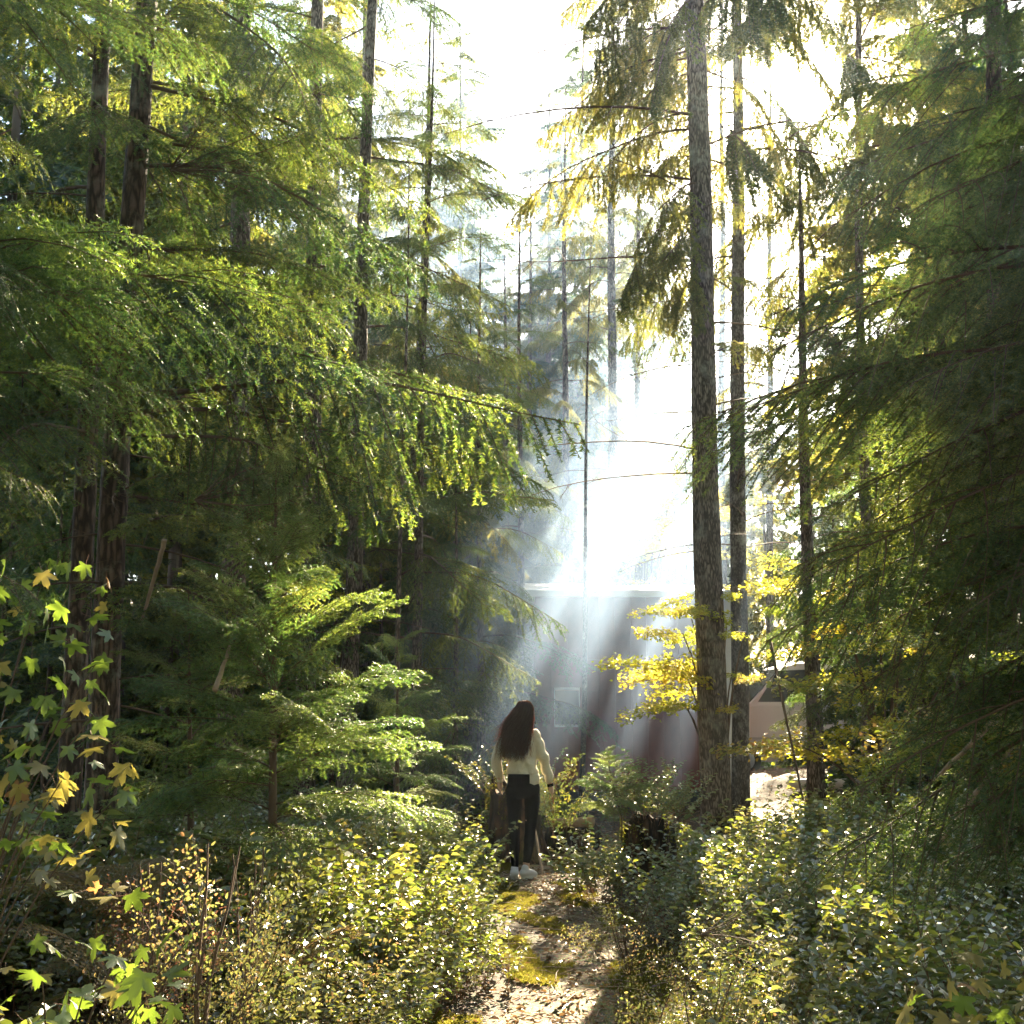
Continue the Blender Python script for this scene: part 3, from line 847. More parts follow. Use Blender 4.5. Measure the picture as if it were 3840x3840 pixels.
# ---------------------------------------------------------------- air
def vol_mat(name, col, dens, g, soft=False):
    m, n, out = newmat(name)
    p = n.nodes.new("ShaderNodeVolumePrincipled")
    p.inputs["Color"].default_value = (*col, 1)
    p.inputs["Density"].default_value = dens
    p.inputs["Anisotropy"].default_value = g
    if soft:      # drifting smoke thins out towards its edge
        L = n.links.new
        tc = n.nodes.new("ShaderNodeTexCoord")
        ln = n.nodes.new("ShaderNodeVectorMath"); ln.operation = 'LENGTH'; L(tc.outputs["Object"], ln.inputs[0])
        mr = n.nodes.new("ShaderNodeMapRange"); mr.interpolation_type = 'SMOOTHSTEP'
        L(ln.outputs["Value"], mr.inputs[0]); mr.inputs[1].default_value = 0.25; mr.inputs[2].default_value = 1.0; mr.inputs[3].default_value = dens; mr.inputs[4].default_value = 0
        nz = n.nodes.new("ShaderNodeTexNoise"); nz.inputs["Scale"].default_value = 2.6; nz.inputs["Detail"].default_value = 2
        L(tc.outputs["Object"], nz.inputs["Vector"])
        m2 = n.nodes.new("ShaderNodeMapRange"); L(nz.outputs[0], m2.inputs[0]); m2.inputs[1].default_value = .3; m2.inputs[2].default_value = .7; m2.inputs[3].default_value = .45; m2.inputs[4].default_value = 1.5
        mm = n.nodes.new("ShaderNodeMath"); mm.operation = 'MULTIPLY'; L(mr.outputs[0], mm.inputs[0]); L(m2.outputs[0], mm.inputs[1])
        L(mm.outputs[0], p.inputs["Density"])
    n.links.new(p.outputs[0], out.inputs["Volume"])
    return m


HAZE_D, SMOKE_D = 0.0004, 0.13
mb = MB()
box(mb, (-158, -22, -3), (158, 186, 36))
tag(mb.build("haze", vol_mat("haze_air", (0.72, 0.87, 1.0), HAZE_D, 0.65)), kind='stuff')
mb = MB()
nu, nvv = 24, 40
th = np.linspace(0, math.pi, nu)[:, None]
phh = np.linspace(0, 2 * math.pi, nvv, endpoint=False)[None]
dx = np.sin(th) * np.cos(phh); dy = np.sin(th) * np.sin(phh); dz = np.cos(th) * np.ones_like(phh)
sc_ = np.stack([dx, dy, dz * np.ones_like(dx)], -1).reshape(-1, 3)
i = np.arange(nu - 1)[:, None] * nvv
j = np.arange(nvv)[None]
mb.add(sc_, np.stack([i + j, i + nvv + j, i + nvv + (j + 1) % nvv, i + (j + 1) % nvv], -1).reshape(-1, 4), 0, True)
SZ = Vector(SUN); SX = Vector((0, 1, 0)).cross(SZ).normalized() * -1; SY = SZ.cross(SX)
base_smoke = mb.mesh("smoke", [])
# thin drifting veils of smoke hanging along the light
for c, r, d in [((-0.40, 18.7, 4.1), (0.5, 3.3, 7.0), 0.060), ((0.28, 18.2, 3.9), (0.55, 3.5, 7.2), 0.070), ((0.9, 17.8, 3.6), (0.6, 3.5, 7.6), 0.055), ((1.5, 17.4, 3.4), (0.5, 3.3, 7.6), 0.050),
                ((2.1, 17.0, 3.1), (0.45, 3.1, 7.2), 0.058), ((2.7, 16.8, 2.8), (0.35, 2.9, 6.4), 0.05), ((0.0, 27.0, 10.5), (8.5, 6.5, 11.0), 0.020)]:
    me = base_smoke.copy(); me.materials.append(vol_mat("smoke_air", (0.48, 0.68, 1.0), d, 0.5, True))
    o = link("smoke", me)
    o.matrix_world = Matrix.Translation(c) @ Matrix((SX, SY, SZ)).transposed().to_4x4() @ Matrix.Diagonal((*r, 1))
    tag(o, kind='stuff')

# the wood goes on around and behind the viewer
mb = MB()
big = MB()
for i in range(34):
    u = (i + rng.random()) / 34
    L = (.16 + (.03 - .16) * u)
    a = i * 2.4
    m = 26
    w = rng.random(m) ** .7
    P = np.stack([math.cos(a) * L * w, math.sin(a) * L * w, .22 + .77 * u - .04 * w], 1) + rng.normal(0, .012, (m, 3))
    tri = rng.normal(0, .014, (m, 3, 3)) + P[:, None]
    big.add(tri.reshape(-1, 3), np.arange(m * 3).reshape(-1, 3), 0)
zz = np.linspace(0, 1, 6)
tube(big, np.stack([0 * zz, 0 * zz, zz], 1), .009 * (1 - .9 * zz), 6, 1)
pos = []
for q in range(400):
    x, y = rng.uniform(-26, 26), rng.uniform(-19, 14)
    if np.hypot(x, y) < 3.8 or (y > 0 and abs(x) < 5.2 + .62 * y) or any(np.hypot(x - p[0], y - p[1]) < 2.6 for p in pos) or len(pos) > 110:
        continue
    pos.append((x, y, float(ground_z(x, y)) - .1))
scatter(mb, big, np.array(pos), rng.uniform(0, 6.28, len(pos)), rng.uniform(15, 23, len(pos)))
tag(mb.build("surrounding_woods", [NEEDLE, BARK_H]), kind='stuff')

# ---------------------------------------------------------------- leaves and shrubs
def leaves(mb, P, D, N, L, W, fold=0.25, mat=0, curl=0.12):
    """folded oval leaves: P base points, D directions, N normals"""
    P, D, N = np.asarray(P, float), nrm(np.asarray(D, float)), np.asarray(N, float)
    n = len(P)
    Sd = nrm(np.cross(D, N)); N = nrm(np.cross(Sd, D))
    L = np.broadcast_to(np.asarray(L, float), (n,))[:, None]
    W = np.broadcast_to(np.asarray(W, float), (n,))[:, None]
    up = N * W * fold
    dn = -N * L * curl
    v = np.stack([P, P + D * L * 0.3 + Sd * W * 0.48 + up, P + D * L * 0.68 + Sd * W * 0.40 + up * 0.8 + dn * 0.4, P + D * L + dn,
                  P + D * L * 0.68 - Sd * W * 0.40 + up * 0.8 + dn * 0.4, P + D * L * 0.3 - Sd * W * 0.48 + up], 1)
    i = np.arange(n)[:, None] * 6
    mb.add(v.reshape(-1, 3), [i + np.array([[0, 3, 2, 1]]), i + np.array([[0, 5, 4, 3]])], mat, False)


def sprig(H=0.5, nl=13, ll=0.075, lw=0.045, mats=(0, 1), arch=0.35, stem=0.003, tilt=0.35, k=3, twist=0):
    mb = MB()
    u = np.linspace(0, 1, 6)
    a = rng.random() * 6
    bend = np.array([math.cos(a), math.sin(a), 0]) * arch * H
    pts = np.array([0, 0, 1.0]) * (H * u)[:, None] * (1 - 0.15 * u[:, None]) + bend * (u[:, None] ** 2)
    pts[:, :2] += np.sin(u * 9)[:, None] * 0.01
    tube(mb, pts, stem * (1.2 - 0.8 * u), k, mats[0])
    t = np.linspace(0.25, 1.0, nl)
    P = np.stack([np.interp(t, u, pts[:, q]) for q in range(3)], 1)
    az = a + np.arange(nl) * 2.4 + rng.normal(0, .4, nl)
    D = np.stack([np.cos(az), np.sin(az), rng.normal(0.1, 0.25, nl)], 1) + bend / max(H, 1e-3) * 0.6
    N = np.stack([rng.normal(0, tilt, nl), rng.normal(0, tilt, nl), np.ones(nl)], 1)
    leaves(mb, P, D, N, ll * rng.uniform(0.7, 1.15, nl), lw * rng.uniform(0.8, 1.1, nl), 0.3, mats[1])
    return mb


def clear_mask(x, y):
    """true where the understorey may grow"""
    d = np.abs(x - path_x(y)) / path_w(y)
    ok = d > 1.25 + 0.35 * vnoise(x, y, 1.5)
    ok &= ~((y > 11.9) & (y < 17.6) & (x > -0.3) & (x < 3.4) & (y > 12.6))      # smoky clearing in front of the cabin
    ok &= ~((x > 3.0) & (x < 5.6) & (y > 14.6) & (y < 24))                        # bare bank
    ok &= np.hypot(x, y) > 2.6
    ok &= np.hypot(x - 1.2, y - 10.45) > .5
    ok &= ~((y > 7.6) & (y < 11.7) & (x / y > -.016) & (x / y < .042))
    return ok


SPR = [sprig(h, int(n * 1.35), .060, .037, arch=a) for h, n, a in ((.55, 15, .3), (.42, 12, .5), (.65, 18, .25), (.35, 11, .6), (.5, 14, .4))]
SPR_S = [sprig(h, n, .042, .026, arch=a, stem=.002) for h, n, a in ((.40, 20, .3), (.30, 16, .5), (.5, 22, .3))]
mb = MB()
for T, (n, x0, x1, y0, y1) in [(t, r) for t in range(5) for r in ((860, -5.2, 0.2, 3.2, 8.5), (720, 0.2, 5.2, 3.2, 8.5), (620, -6, 0.2, 8.5, 15), (520, 0.4, 6.5, 8.5, 14.6))]:
    x = rng.uniform(x0, x1, n); y = rng.uniform(y0, y1, n)
    x *= 1.0
    keep = clear_mask(x, y) & (vnoise(x, y, 0.8) > -1.3) & (np.abs(x) < y * 0.62 + 1.2)
    x, y = x[keep], y[keep]
    d = np.abs(x - path_x(y)) / path_w(y)
    sc = rng.uniform(0.7, 1.2, len(x)) * np.clip(0.42 + 0.30 * (d - 1), 0.42, 1.0) * (1 + 0.22 * vnoise(x, y, 0.9))
    z = ground_z(x, y) - 0.02
    scatter(mb, SPR[T], np.stack([x, y, z], 1), rng.uniform(0, 6.28, len(x)), sc, rng.normal(0, .25, (len(x), 2)))
tag(mb.build("salal_undergrowth", [TWIG_RED, SALAL]), "glossy leaved salal thicket covering the ground on both sides of the path", kind='stuff')

mb = MB()
for T in range(3):
    n = 1500
    x = rng.uniform(-5.5, 5.5, n); y = rng.uniform(3.4, 14, n)
    keep = clear_mask(x, y) & (vnoise(x, y, 1.1) > 0.1) & (np.abs(x) < y * 0.55 + 1.0)
    x, y = x[keep], y[keep]
    scatter(mb, SPR_S[T], np.stack([x, y, ground_z(x, y) - .02], 1), rng.uniform(0, 6.28, len(x)), rng.uniform(0.8, 1.5, len(x)), rng.normal(0, .2, (len(x), 2)))
tag(mb.build("low_huckleberry_undergrowth", [TWIG, HUCK]), "small leaved bushes mixed among the salal", kind='stuff')

# moss tufts along the path edges and fallen leaves on it
mb = MB()
t = MB()
az = rng.uniform(0, 6.28, 16)
leaves(t, rng.normal(0, .012, (16, 3)) * [1, 1, 0], np.stack([np.cos(az), np.sin(az), rng.uniform(.5, 1.6, 16)], 1), rng.normal(0, 1, (16, 3)), rng.uniform(.018, .045, 16), .007, .1, 0)
n = 26000
y = 4 + 9 * rng.random(n) ** 1.1
d = np.where(rng.random(n) < .66, -1, 1) * (0.25 + np.abs(rng.normal(0, 0.6, n)))
x = path_x(y) + d * path_w(y) * np.where(d < 0, 1.3, 0.9)
keep = (vnoise(x, y, 1.6) > -0.7) & (np.abs(d) > 0.30 + 0.35 * vnoise(x, y, 2.5) + .2 * (d > 0)) & (rng.random(n) < .9)
x, y = x[keep], y[keep]
scatter(mb, t, np.stack([x, y, ground_z(x, y) + .008], 1), rng.uniform(0, 6.28, len(x)), rng.uniform(0.35, 0.95, len(x)))
tag(mb.build("moss_tufts", MOSS), "yellow green moss growing along both edges of the path", kind='stuff')
mb = MB()
n = 9000
y = rng.uniform(4, 22, n); x = path_x(y) + rng.normal(0, 1, n) * path_w(y) * 0.9
x[8500:] = rng.uniform(3.0, 5.6, 500); y[8500:] = rng.uniform(14, 22, 500)
P = np.stack([x, y, ground_z(x, y) + .02], 1)
az = rng.uniform(0, 6.28, n)
leaves(mb, P, np.stack([np.cos(az), np.sin(az), rng.normal(0, .2, n)], 1), np.stack([rng.normal(0, .4, n), rng.normal(0, .4, n), np.ones(n)], 1), rng.uniform(.02, .06, n), rng.uniform(.008, .035, n), .2, 0)
tag(mb.build("fallen_leaves", DEADLEAF), "brown and tan fallen leaves and twigs littering the path", kind='stuff')
mb = MB()
for q in range(800):
    y = rng.uniform(4, 20); x = float(path_x(y)) + rng.normal(0, 1) * float(path_w(y))
    a = rng.uniform(0, 6.28); L = rng.uniform(.05, .3)
    z = float(ground_z(x, y)) + .02
    tube(mb, [(x, y, z), (x + math.cos(a) * L * .5, y + math.sin(a) * L * .5, z + .012), (x + math.cos(a) * L + .01, y + math.sin(a) * L, z + .003)], [.003, .003, .002], 4, 0)
tag(mb.build("fallen_twigs_litter", DEADWOOD), "small broken twigs scattered on the trodden soil", kind='stuff')

# ferny, bushy filling between the trunks further back
BUSHL = leaf_mat("underwood_leaves", [(0, (0.02, 0.05, 0.015)), (0.7, (0.06, 0.09, 0.02)), (1, (0.2, 0.17, 0.03))], [(0, (0.15, 0.3, 0.03)), (0.7, (0.45, 0.45, 0.05)), (1, (0.8, 0.6, 0.1))], gloss=.08, tmix=.5)
mb = MB()
bt = []
for q in range(3):
    t = MB()
    m = 520
    p = rng.normal(0, 1, (m, 3)); p = nrm(p) * (rng.random((m, 1)) ** 0.4) * [1, 1, .8]
    p[:, 2] = np.abs(p[:, 2] * 1.2)
    leaves(t, p, rng.normal(0, 1, (m, 3)) * [1, 1, .4], rng.normal(0, .5, (m, 3)) + [0, 0, 1], .11, .075, .2, 0)
    bt.append(t)
pos, scs = [], []
for q in range(380):
    y = rng.uniform(15, 50); x = rng.uniform(-.62, .62) * (y + 4)
    if not clear_mask(np.array(x), np.array(y)) or (0 < x < 8.6 and 15 < y < 23):
        continue
    pos.append((x, y, float(ground_z(x, y)) - .1)); scs.append(rng.uniform(.5, 1.1) * (1 + (y - 15) / 40))
pos, scs = np.array(pos), np.array(scs)
for q in range(3):
    scatter(mb, bt[q], pos[q::3], rng.uniform(0, 6.28, len(pos[q::3])), scs[q::3])
tag(mb.build("distant_underwood", BUSHL), "leafy underwood filling the floor between the far trunks", kind='stuff')


# ---------------------------------------------------------------- maples, vine maples, ferns, bushes
def maple_leaf_mesh(name, s=1.0, sides=((0, 1.0), (0.85, 0.82), (1.75, 0.5)), seed=0):
    ang, rad = [], []
    lobes = [(-1.95, .55), (-.95, .86), (0, 1.0), (.95, .86), (1.95, .55)]
    for i, (a, r) in enumerate(lobes):
        for da, k in ((-.34, .60), (-.19, .84), (-.13, .78), (0, 1.0), (.13, .78), (.19, .84), (.34, .60)):
            ang.append(a + da * (1.0)); rad.append(r * k)
        if i < 4:
            ang.append((a + lobes[i + 1][0]) / 2); rad.append(.40)
    ang, rad = np.array(ang), np.array(rad) * s
    x, y = rad * np.cos(ang), rad * np.sin(ang)
    z = -0.22 * rad ** 2 / s + 0.10 * s * np.cos(ang * 3.0 + .2) * (rad / s) ** 2
    v = np.concatenate([[[0, 0, 0]], np.stack([x, y, z], 1), [[-0.12 * s, 0, 0]]])
    n = len(x)
    f = [(0, i + 1, i + 2) for i in range(n - 1)]
    m = MB()
    m.add(v, [np.array(f), np.array([(0, n, n + 1), (0, n + 1, 1)])], 0, True)
    tube(m, [(-.1 * s, 0, 0), (-.45 * s, 0, .03 * s), (-.8 * s, 0, .12 * s)], .008 * s, 3, 1)
    return m.mesh(name, [MAPLE, TWIG_RED])


def one_maple_mat(name, d, t):
    return leaf_mat(name, [(0, d), (1, tuple(np.array(d) * 1.3))], [(0, t), (1, tuple(np.minimum(np.array(t) * 1.25, 1)))], gloss=.08, tmix=.55)


MG = one_maple_mat("maple_green", (.045, .085, .02), (.17, .25, .025))
MY = one_maple_mat("maple_yellow", (.20, .17, .05), (.33, .27, .05))
MO = one_maple_mat("maple_orange", (.20, .11, .045), (.32, .16, .05))
LEAFM = []
for mt in (MG, MG, MY, MO):
    me = maple_leaf_mesh("maple_leaf", 0.085)
    me.materials[0] = mt
    LEAFM.append(me)


def maple(label, base, H, stems, pleaf, sz=1.0, lean=(0, 0), box_=None, nleaf=40, yel=.35):
    t = empty("maple_sapling", base, label, "maple")
    b = Vector(base)
    mb = MB()
    for q in range(nleaf):
        px, py, Y = box_[0] + (box_[1] - box_[0]) * rng.random(), box_[2] + (box_[3] - box_[2]) * rng.random(), box_[4] + rng.uniform(-.5, .5)
        p = PX(px, py, Y) - b
        r = rng.random()
        me = LEAFM[3] if r < yel * .09 else LEAFM[2] if r < yel else LEAFM[0]
        o = link("leaf", me, t)
        o.location = p
        o.rotation_euler = (rng.normal(0, .7), rng.normal(0.45, .5), rng.uniform(-3.1, 3.1))
        s = sz * rng.uniform(.5, 1.1)
        o.scale = (s, s, s)
        if q % 8 == 0:
            p0 = np.array([0, 0, 0.0]); p2 = np.array(p); p1 = np.array([p2[0] * .3, p2[1] * .3, p2[2] * .7])
            uu = np.linspace(0, 1, 6)[:, None]
            tube(mb, p0 * (1 - uu) ** 2 + 2 * p1 * uu * (1 - uu) + p2 * uu ** 2, np.linspace(.007, .002, 6), 4, 0)
    mb.build("stem", [TWIG], t)
    return t


maple("bigleaf maple sapling with large green and yellow leaves below the trunk pair", (-2.3, 4.9, .1), 2, 4, 0, 1.0, box_=(-20, 110, 560, 740, 4.8), nleaf=90, yel=.12)
maple("yellowing maple seedling with tan and gold leaves above the brown ferns", (-2.15, 4.6, .1), 2, 4, 0, .95, box_=(-10, 135, 745, 900, 4.6), nleaf=60, yel=.65)
maple("low maple seedling with golden leaves in the sunny salal corner", (1.85, 4.0, .05), 2, 4, 0, 1.0, box_=(900, 1040, 950, 1030, 3.9), nleaf=26, yel=.8)
maple("big glossy green leaved seedling in the shadowed near corner", (-1.5, 4.0, .05), 2, 4, 0, 1.0, box_=(0, 200, 940, 1030, 3.9), nleaf=34, yel=.12)


def gen_spray(L=1.4, nl=150, ll=.06, lw=.055, droop=.15, width=.38, thick=.04, mats=(0, 1), r=.006):
    mb = MB()
    u = np.linspace(0, 1, 7)
    main = np.stack([L * u, .05 * L * np.sin(u * 5), L * (.08 * u - droop * u ** 2)], 1)
    tube(mb, main, r * (1 - .75 * u), 4, mats[0])
    P, D = [], []
    ns = 14
    for i in range(ns):
        si = .15 + .83 * i / ns
        b = np.array([np.interp(si, u, main[:, q]) for q in range(3)])
        sg = 1 if i % 2 else -1
        sl = width * L * (1 - si) ** .6 * rng.uniform(.6, 1.2)
        d = nrm(np.array([.75, sg * .7, rng.normal(0, .1)]))
        tube(mb, [b, b + d * sl * .6, b + d * sl + [0, 0, -.04 * sl]], [r * .35, r * .25, r * .12], 3, mats[0])
        m = int(nl / ns * (sl / (width * L) + .35))
        w = rng.uniform(.1, 1.05, m)[:, None]
        P.append(b + d * sl * w + rng.normal(0, 1, (m, 3)) * [.05, .05, thick * .6])
        D.append(np.tile(d, (m, 1)) + rng.normal(0, .7, (m, 3)) * [1, 1, .4])
    P, D = np.concatenate(P), np.concatenate(D)
    n = len(P)
    leaves(mb, P, D, rng.normal(0, .35, (n, 3)) + [0, 0, 1], ll * rng.uniform(.6, 1.2, n), lw * rng.uniform(.6, 1.2, n), .15, mats[1])
    return mb


VSP = [gen_spray(nl=n * 2, droop=d, thick=.07).mesh("vine_maple_spray", [TWIG, VINE]) for n, d in ((230, .12), (190, .2), (260, .05))]
VSG = [gen_spray(nl=n * 2, droop=d, thick=.07).mesh("vine_maple_spray", [TWIG, MAPLE]) for n, d in ((230, .12), (210, .2))]


def bough_plant(name, label, cat, base, targets, meshes, L0=1.4, stem_r=.02, group=None, mat=TWIG, stemh=.6, part="branch"):
    """a stemmed bush: each target is a world point a spray ends at, growing from a common leaning stem"""
    t = empty(name, base, label, cat, group)
    b = Vector(base)
    mb = MB()
    for e, L in targets:
        e = Vector(e) - b
        hd = Vector((e.x, e.y, 0))
        hd = hd.normalized() if hd.length > .05 else Vector((rng.normal(), rng.normal(), 0)).normalized()
        st = e - hd * L * .96 + Vector((0, 0, .10 * L))
        o = link(part, meshes[rng.integers(len(meshes))], t)
        az = math.atan2(hd.y, hd.x)
        o.matrix_local = Matrix.Translation(st) @ rotm(az, rng.normal(0, .08), rng.normal(0, .25), L / L0)
        p2 = np.array(st); p1 = np.array([p2[0] * .25, p2[1] * .25, p2[2] * .75])
        uu = np.linspace(0, 1, 7)[:, None]
        tube(mb, 2 * p1 * uu * (1 - uu) + p2 * uu ** 2, np.linspace(stem_r, stem_r * .3, 7), 5, 0)
    mb.build("stem", mat, t)
    return t


def tg(lst, L):
    return [(PX(x, y, Y), L * rng.uniform(.8, 1.2)) for x, y, Y in lst]


bough_plant("vine_maple", "yellow leaved vine maple reaching out beside the thick fir, in front of the brown cabin", "vine maple", gb(722, 850, 12.7),
            tg([(606, 678, 11.9), (625, 690, 12.7), (640, 672, 12.2), (622, 712, 11.9), (650, 700, 12.7), (668, 690, 12.1), (636, 684, 12.8), (655, 715, 11.9)], .95)
            + tg([(632, 618, 12.7), (650, 600, 12.2), (668, 640, 12.6), (640, 638, 11.9), (675, 610, 11.8), (690, 625, 12.2)], .8) + tg([(735, 600, 12.2), (745, 680, 12.7), (728, 720, 12.2), (738, 640, 11.9), (760, 690, 11.8)], .5), VSP, stem_r=.022)
bough_plant("vine_maple", "leaning vine maple with green and gold leaves between the pale fir and narrow dark fir", "vine maple", (4.15, 13.0, 0.1),
            tg([(745, 590, 13), (765, 620, 12.6), (790, 600, 13), (755, 660, 12.4), (820, 640, 12.6), (780, 700, 12.2), (760, 745, 12.4), (800, 680, 13.2), (840, 700, 12.8), (770, 770, 12.8), (850, 590, 13.5), (825, 745, 12.4), (720, 760, 12.0), (870, 660, 13), (890, 740, 12.6), (860, 780, 12.4)], 1.15), VSP + VSG, stem_r=.025)
bough_plant("vine_maple", "autumn vine maple with orange leaves standing behind the cabin roof", "vine maple", (2.6, 22.8, 0.1),
            tg([(610 + 12 * q + rng.normal(0, 6), 585 - 14 * (q % 7) + rng.normal(0, 10), 22.5 + rng.normal(0, .8)) for q in range(16)], 1.6), VSP, stem_r=.035)
bough_plant("vine_maple", "small golden vine maple between the shaded trunk and the slim black trunk", "vine maple", (-2.6, 17, 0.1),
            tg([(360 + rng.normal(0, 16), 580 + rng.normal(0, 22), 17 + rng.normal(0, .5)) for q in range(9)], .8), VSP, stem_r=.02)
bough_plant("vine_maple", "dull green vine maple under the dark drooping hemlock sprays", "vine maple", (3.6, 8.8, 0.1),
            tg([(840 + 20 * q + rng.normal(0, 20), 700 + 12 * (q % 8) + rng.normal(0, 20), 8.6 + rng.normal(0, .5)) for q in range(14)], 1.0), VSG, stem_r=.02)

# bushy salal and huckleberry individuals
SB = [gen_spray(L=1.0, nl=120, ll=.065, lw=.042, droop=-.05, width=.3, thick=.12, r=.004).mesh("salal_spray", [TWIG_RED, SALAL]) for q in range(2)]
HB = [gen_spray(L=1.0, nl=170, ll=.030, lw=.017, droop=-.1, width=.3, thick=.10, r=.004).mesh("huckleberry_spray", [TWIG, HUCK]) for q in range(3)]
RB = [gen_spray(L=1.0, nl=150, ll=.026, lw=.014, droop=-.1, width=.22, thick=.08, r=.003).mesh("red_huckleberry_spray", [TWIG, REDHUCK]) for q in range(2)]


def upright_bush(name, label, cat, base, H, W, n, meshes, stem_r=.006, mat=TWIG, el=(1.35, .55), group=None, L0=1.0):
    t = empty(name, base, label, cat, group)
    for q in range(n):
        a = rng.uniform(0, 6.28)
        u = rng.random()
        o = link("branch", meshes[rng.integers(len(meshes))], t)
        L = H * rng.uniform(.35, .8)
        e = el[0] + (el[1] - el[0]) * u + rng.normal(0, .12)
        zb = rng.uniform(0.0, max(H - L * math.sin(e), 0.05))
        rr_ = W * .25 * u
        o.matrix_local = Matrix.Translation((math.cos(a) * rr_, math.sin(a) * rr_, zb)) @ rotm(a, e, rng.uniform(-3, 3), L / L0)
    mb = MB()
    for q in range(max(4, n // 4)):
        a = rng.uniform(0, 6.28)
        uu = np.linspace(0, 1, 7)
        r_ = W * .3 * rng.random()
        pts = np.stack([math.cos(a) * r_ * uu ** 1.3 + .01 * np.sin(uu * 9), math.sin(a) * r_ * uu ** 1.3, H * rng.uniform(.7, .97) * uu], 1)
        tube(mb, pts, stem_r * (1 - .7 * uu), 5, 0)
    mb.build("stem", mat, t)
    return t


def leafy_bush(name, label, cat, base, H, W, n, tm, mats, s0=.5, s1=1.0):
    """rounded bush: leafy shoots leaning out of one root"""
    t = empty(name, base, label, cat)
    k = 0
    for T in tm:
        me = MB()
        m = n // len(tm)
        a = rng.uniform(0, 6.28, m); r_ = np.sqrt(rng.random(m))
        z = np.zeros(m) + H * .55 * (1 - r_ ** 2) * rng.random(m)
        scatter(me, T, np.stack([np.cos(a) * r_ * W * .42, np.sin(a) * r_ * W * .42, z], 1), rng.uniform(0, 6.28, m), rng.uniform(s0, s1, m), np.stack([np.cos(a) * r_, np.sin(a) * r_], 1) * .7 + rng.normal(0, .15, (m, 2)))
        o = me.build("foliage", mats, t); o['kind'] = 'stuff'
    return t


def gpt(px, Y):
    x = PX(px, 800, Y).x
    return (x, Y, float(ground_z(x, Y)) - .01)


for px, Y, H, W, n, lab in [(640, 5.4, .62, .7, 14, "fine twigged huckleberry bush directly beside the sunlit strip of path"),
                            (700, 5.0, .75, .8, 16, "thin stemmed huckleberry bush behind the path-side one, full of tiny leaves"),
                            (770, 4.7, .5, .8, 12, "smaller huckleberry bush glittering in front of the pale fallen pole"),
                            (625, 7.6, .55, .7, 22, "round huckleberry bush at the bend of the path below the mossy stump"),
                            (905, 4.9, .5, .9, 18, "low huckleberry bush under the lowest dark hemlock spray")]:
    upright_bush("huckleberry_bush", lab, "bush", gpt(px, Y), H, W, n, HB)
upright_bush("huckleberry_bush", "tall bare stemmed huckleberry in front of the young hemlock", "bush", gpt(205, 4.9), 1.15, .9, 16, HB, stem_r=.012, el=(1.4, .9))
upright_bush("huckleberry_bush", "reddish huckleberry with rusty leaves beside the bare stemmed one", "bush", gpt(160, 5.2), .95, .45, 13, RB, stem_r=.009, el=(1.4, 1.0))
upright_bush("huckleberry_bush", "sparse huckleberry leaning between salal near the lower edge of the path", "bush", gpt(255, 5.6), .95, .9, 12, HB, stem_r=.010)
for px, Y, H, W, n, lab in [(418, 9.6, .8, 1.1, 34, "dense sunlit salal mound just before the person, on the hemlock's side"), (340, 9.0, 1.0, 1.5, 30, "broad salal mound behind the young hemlock's stem"), (452, 10.4, .4, .4, 12, "low bright salal clump near the person's shoes"),
                            (600, 10.2, .4, .5, 12, "shaded salal clump between the path and the stump"), (720, 8.6, .6, 1.2, 22, "salal clump spreading in front of the pale fallen pole")]:
    leafy_bush("salal_bush", lab, "salal bush", gpt(px, Y), H, W, n * 4, SPR, [TWIG_RED, SALAL], .6, 1.1)


def gen_frond(L=.7, mats=(0, 1), n=19, droop=.5):
    mb = MB()
    u = np.linspace(0, 1, 9)
    main = np.stack([L * u, 0 * u, L * (.55 * u - (.35 + droop) * u ** 2)], 1)
    tube(mb, main, .004 * (1 - .8 * u), 4, mats[0])
    for sg in (-1, 1):
        t = np.linspace(.12, .98, n)
        P = np.stack([np.interp(t, u, main[:, q]) for q in range(3)], 1)
        ln = .17 * L / .7 * np.sin(np.clip(t * 1.05 + .12, 0, 1) * math.pi) ** .7 + .015
        for k in range(7):
            w = (k + .5) / 7
            D0 = nrm(np.array([.35, sg * 1.0, -.15]))
            pp = P + D0 * (ln * w)[:, None] + [0, 0, -.02 * w]
            for s2 in (-1, 1):
                leaves(mb, pp, np.tile(D0 * .5 + np.array([s2 * .8, 0, -.1]), (n, 1)) + rng.normal(0, .1, (n, 3)), np.tile([0, 0, 1.0], (n, 1)) + rng.normal(0, .2, (n, 3)), ln * .26 * (1 - w * .7) + .004, ln * .075 + .002, .1, mats[1])
    return mb


FR_A = [gen_frond(L, droop=d).mesh("fern_frond", [TWIG, FERN]) for L, d in ((.7, .5), (.75, .3))]
FR_G = [gen_frond(L, droop=d).mesh("fern_frond", [TWIG, FERN_G]) for L, d in ((.7, .5), (.75, .3))]


def fern(label, base, n, meshes, s=1.0):
    t = empty("fern", base, label, "fern")
    for q in range(n):
        o = link("frond", meshes[rng.integers(len(meshes))], t)
        o.matrix_local = rotm(q * 6.28 / n + rng.normal(0, .25), rng.uniform(.1, .6), rng.normal(0, .2), s * rng.uniform(.75, 1.15))


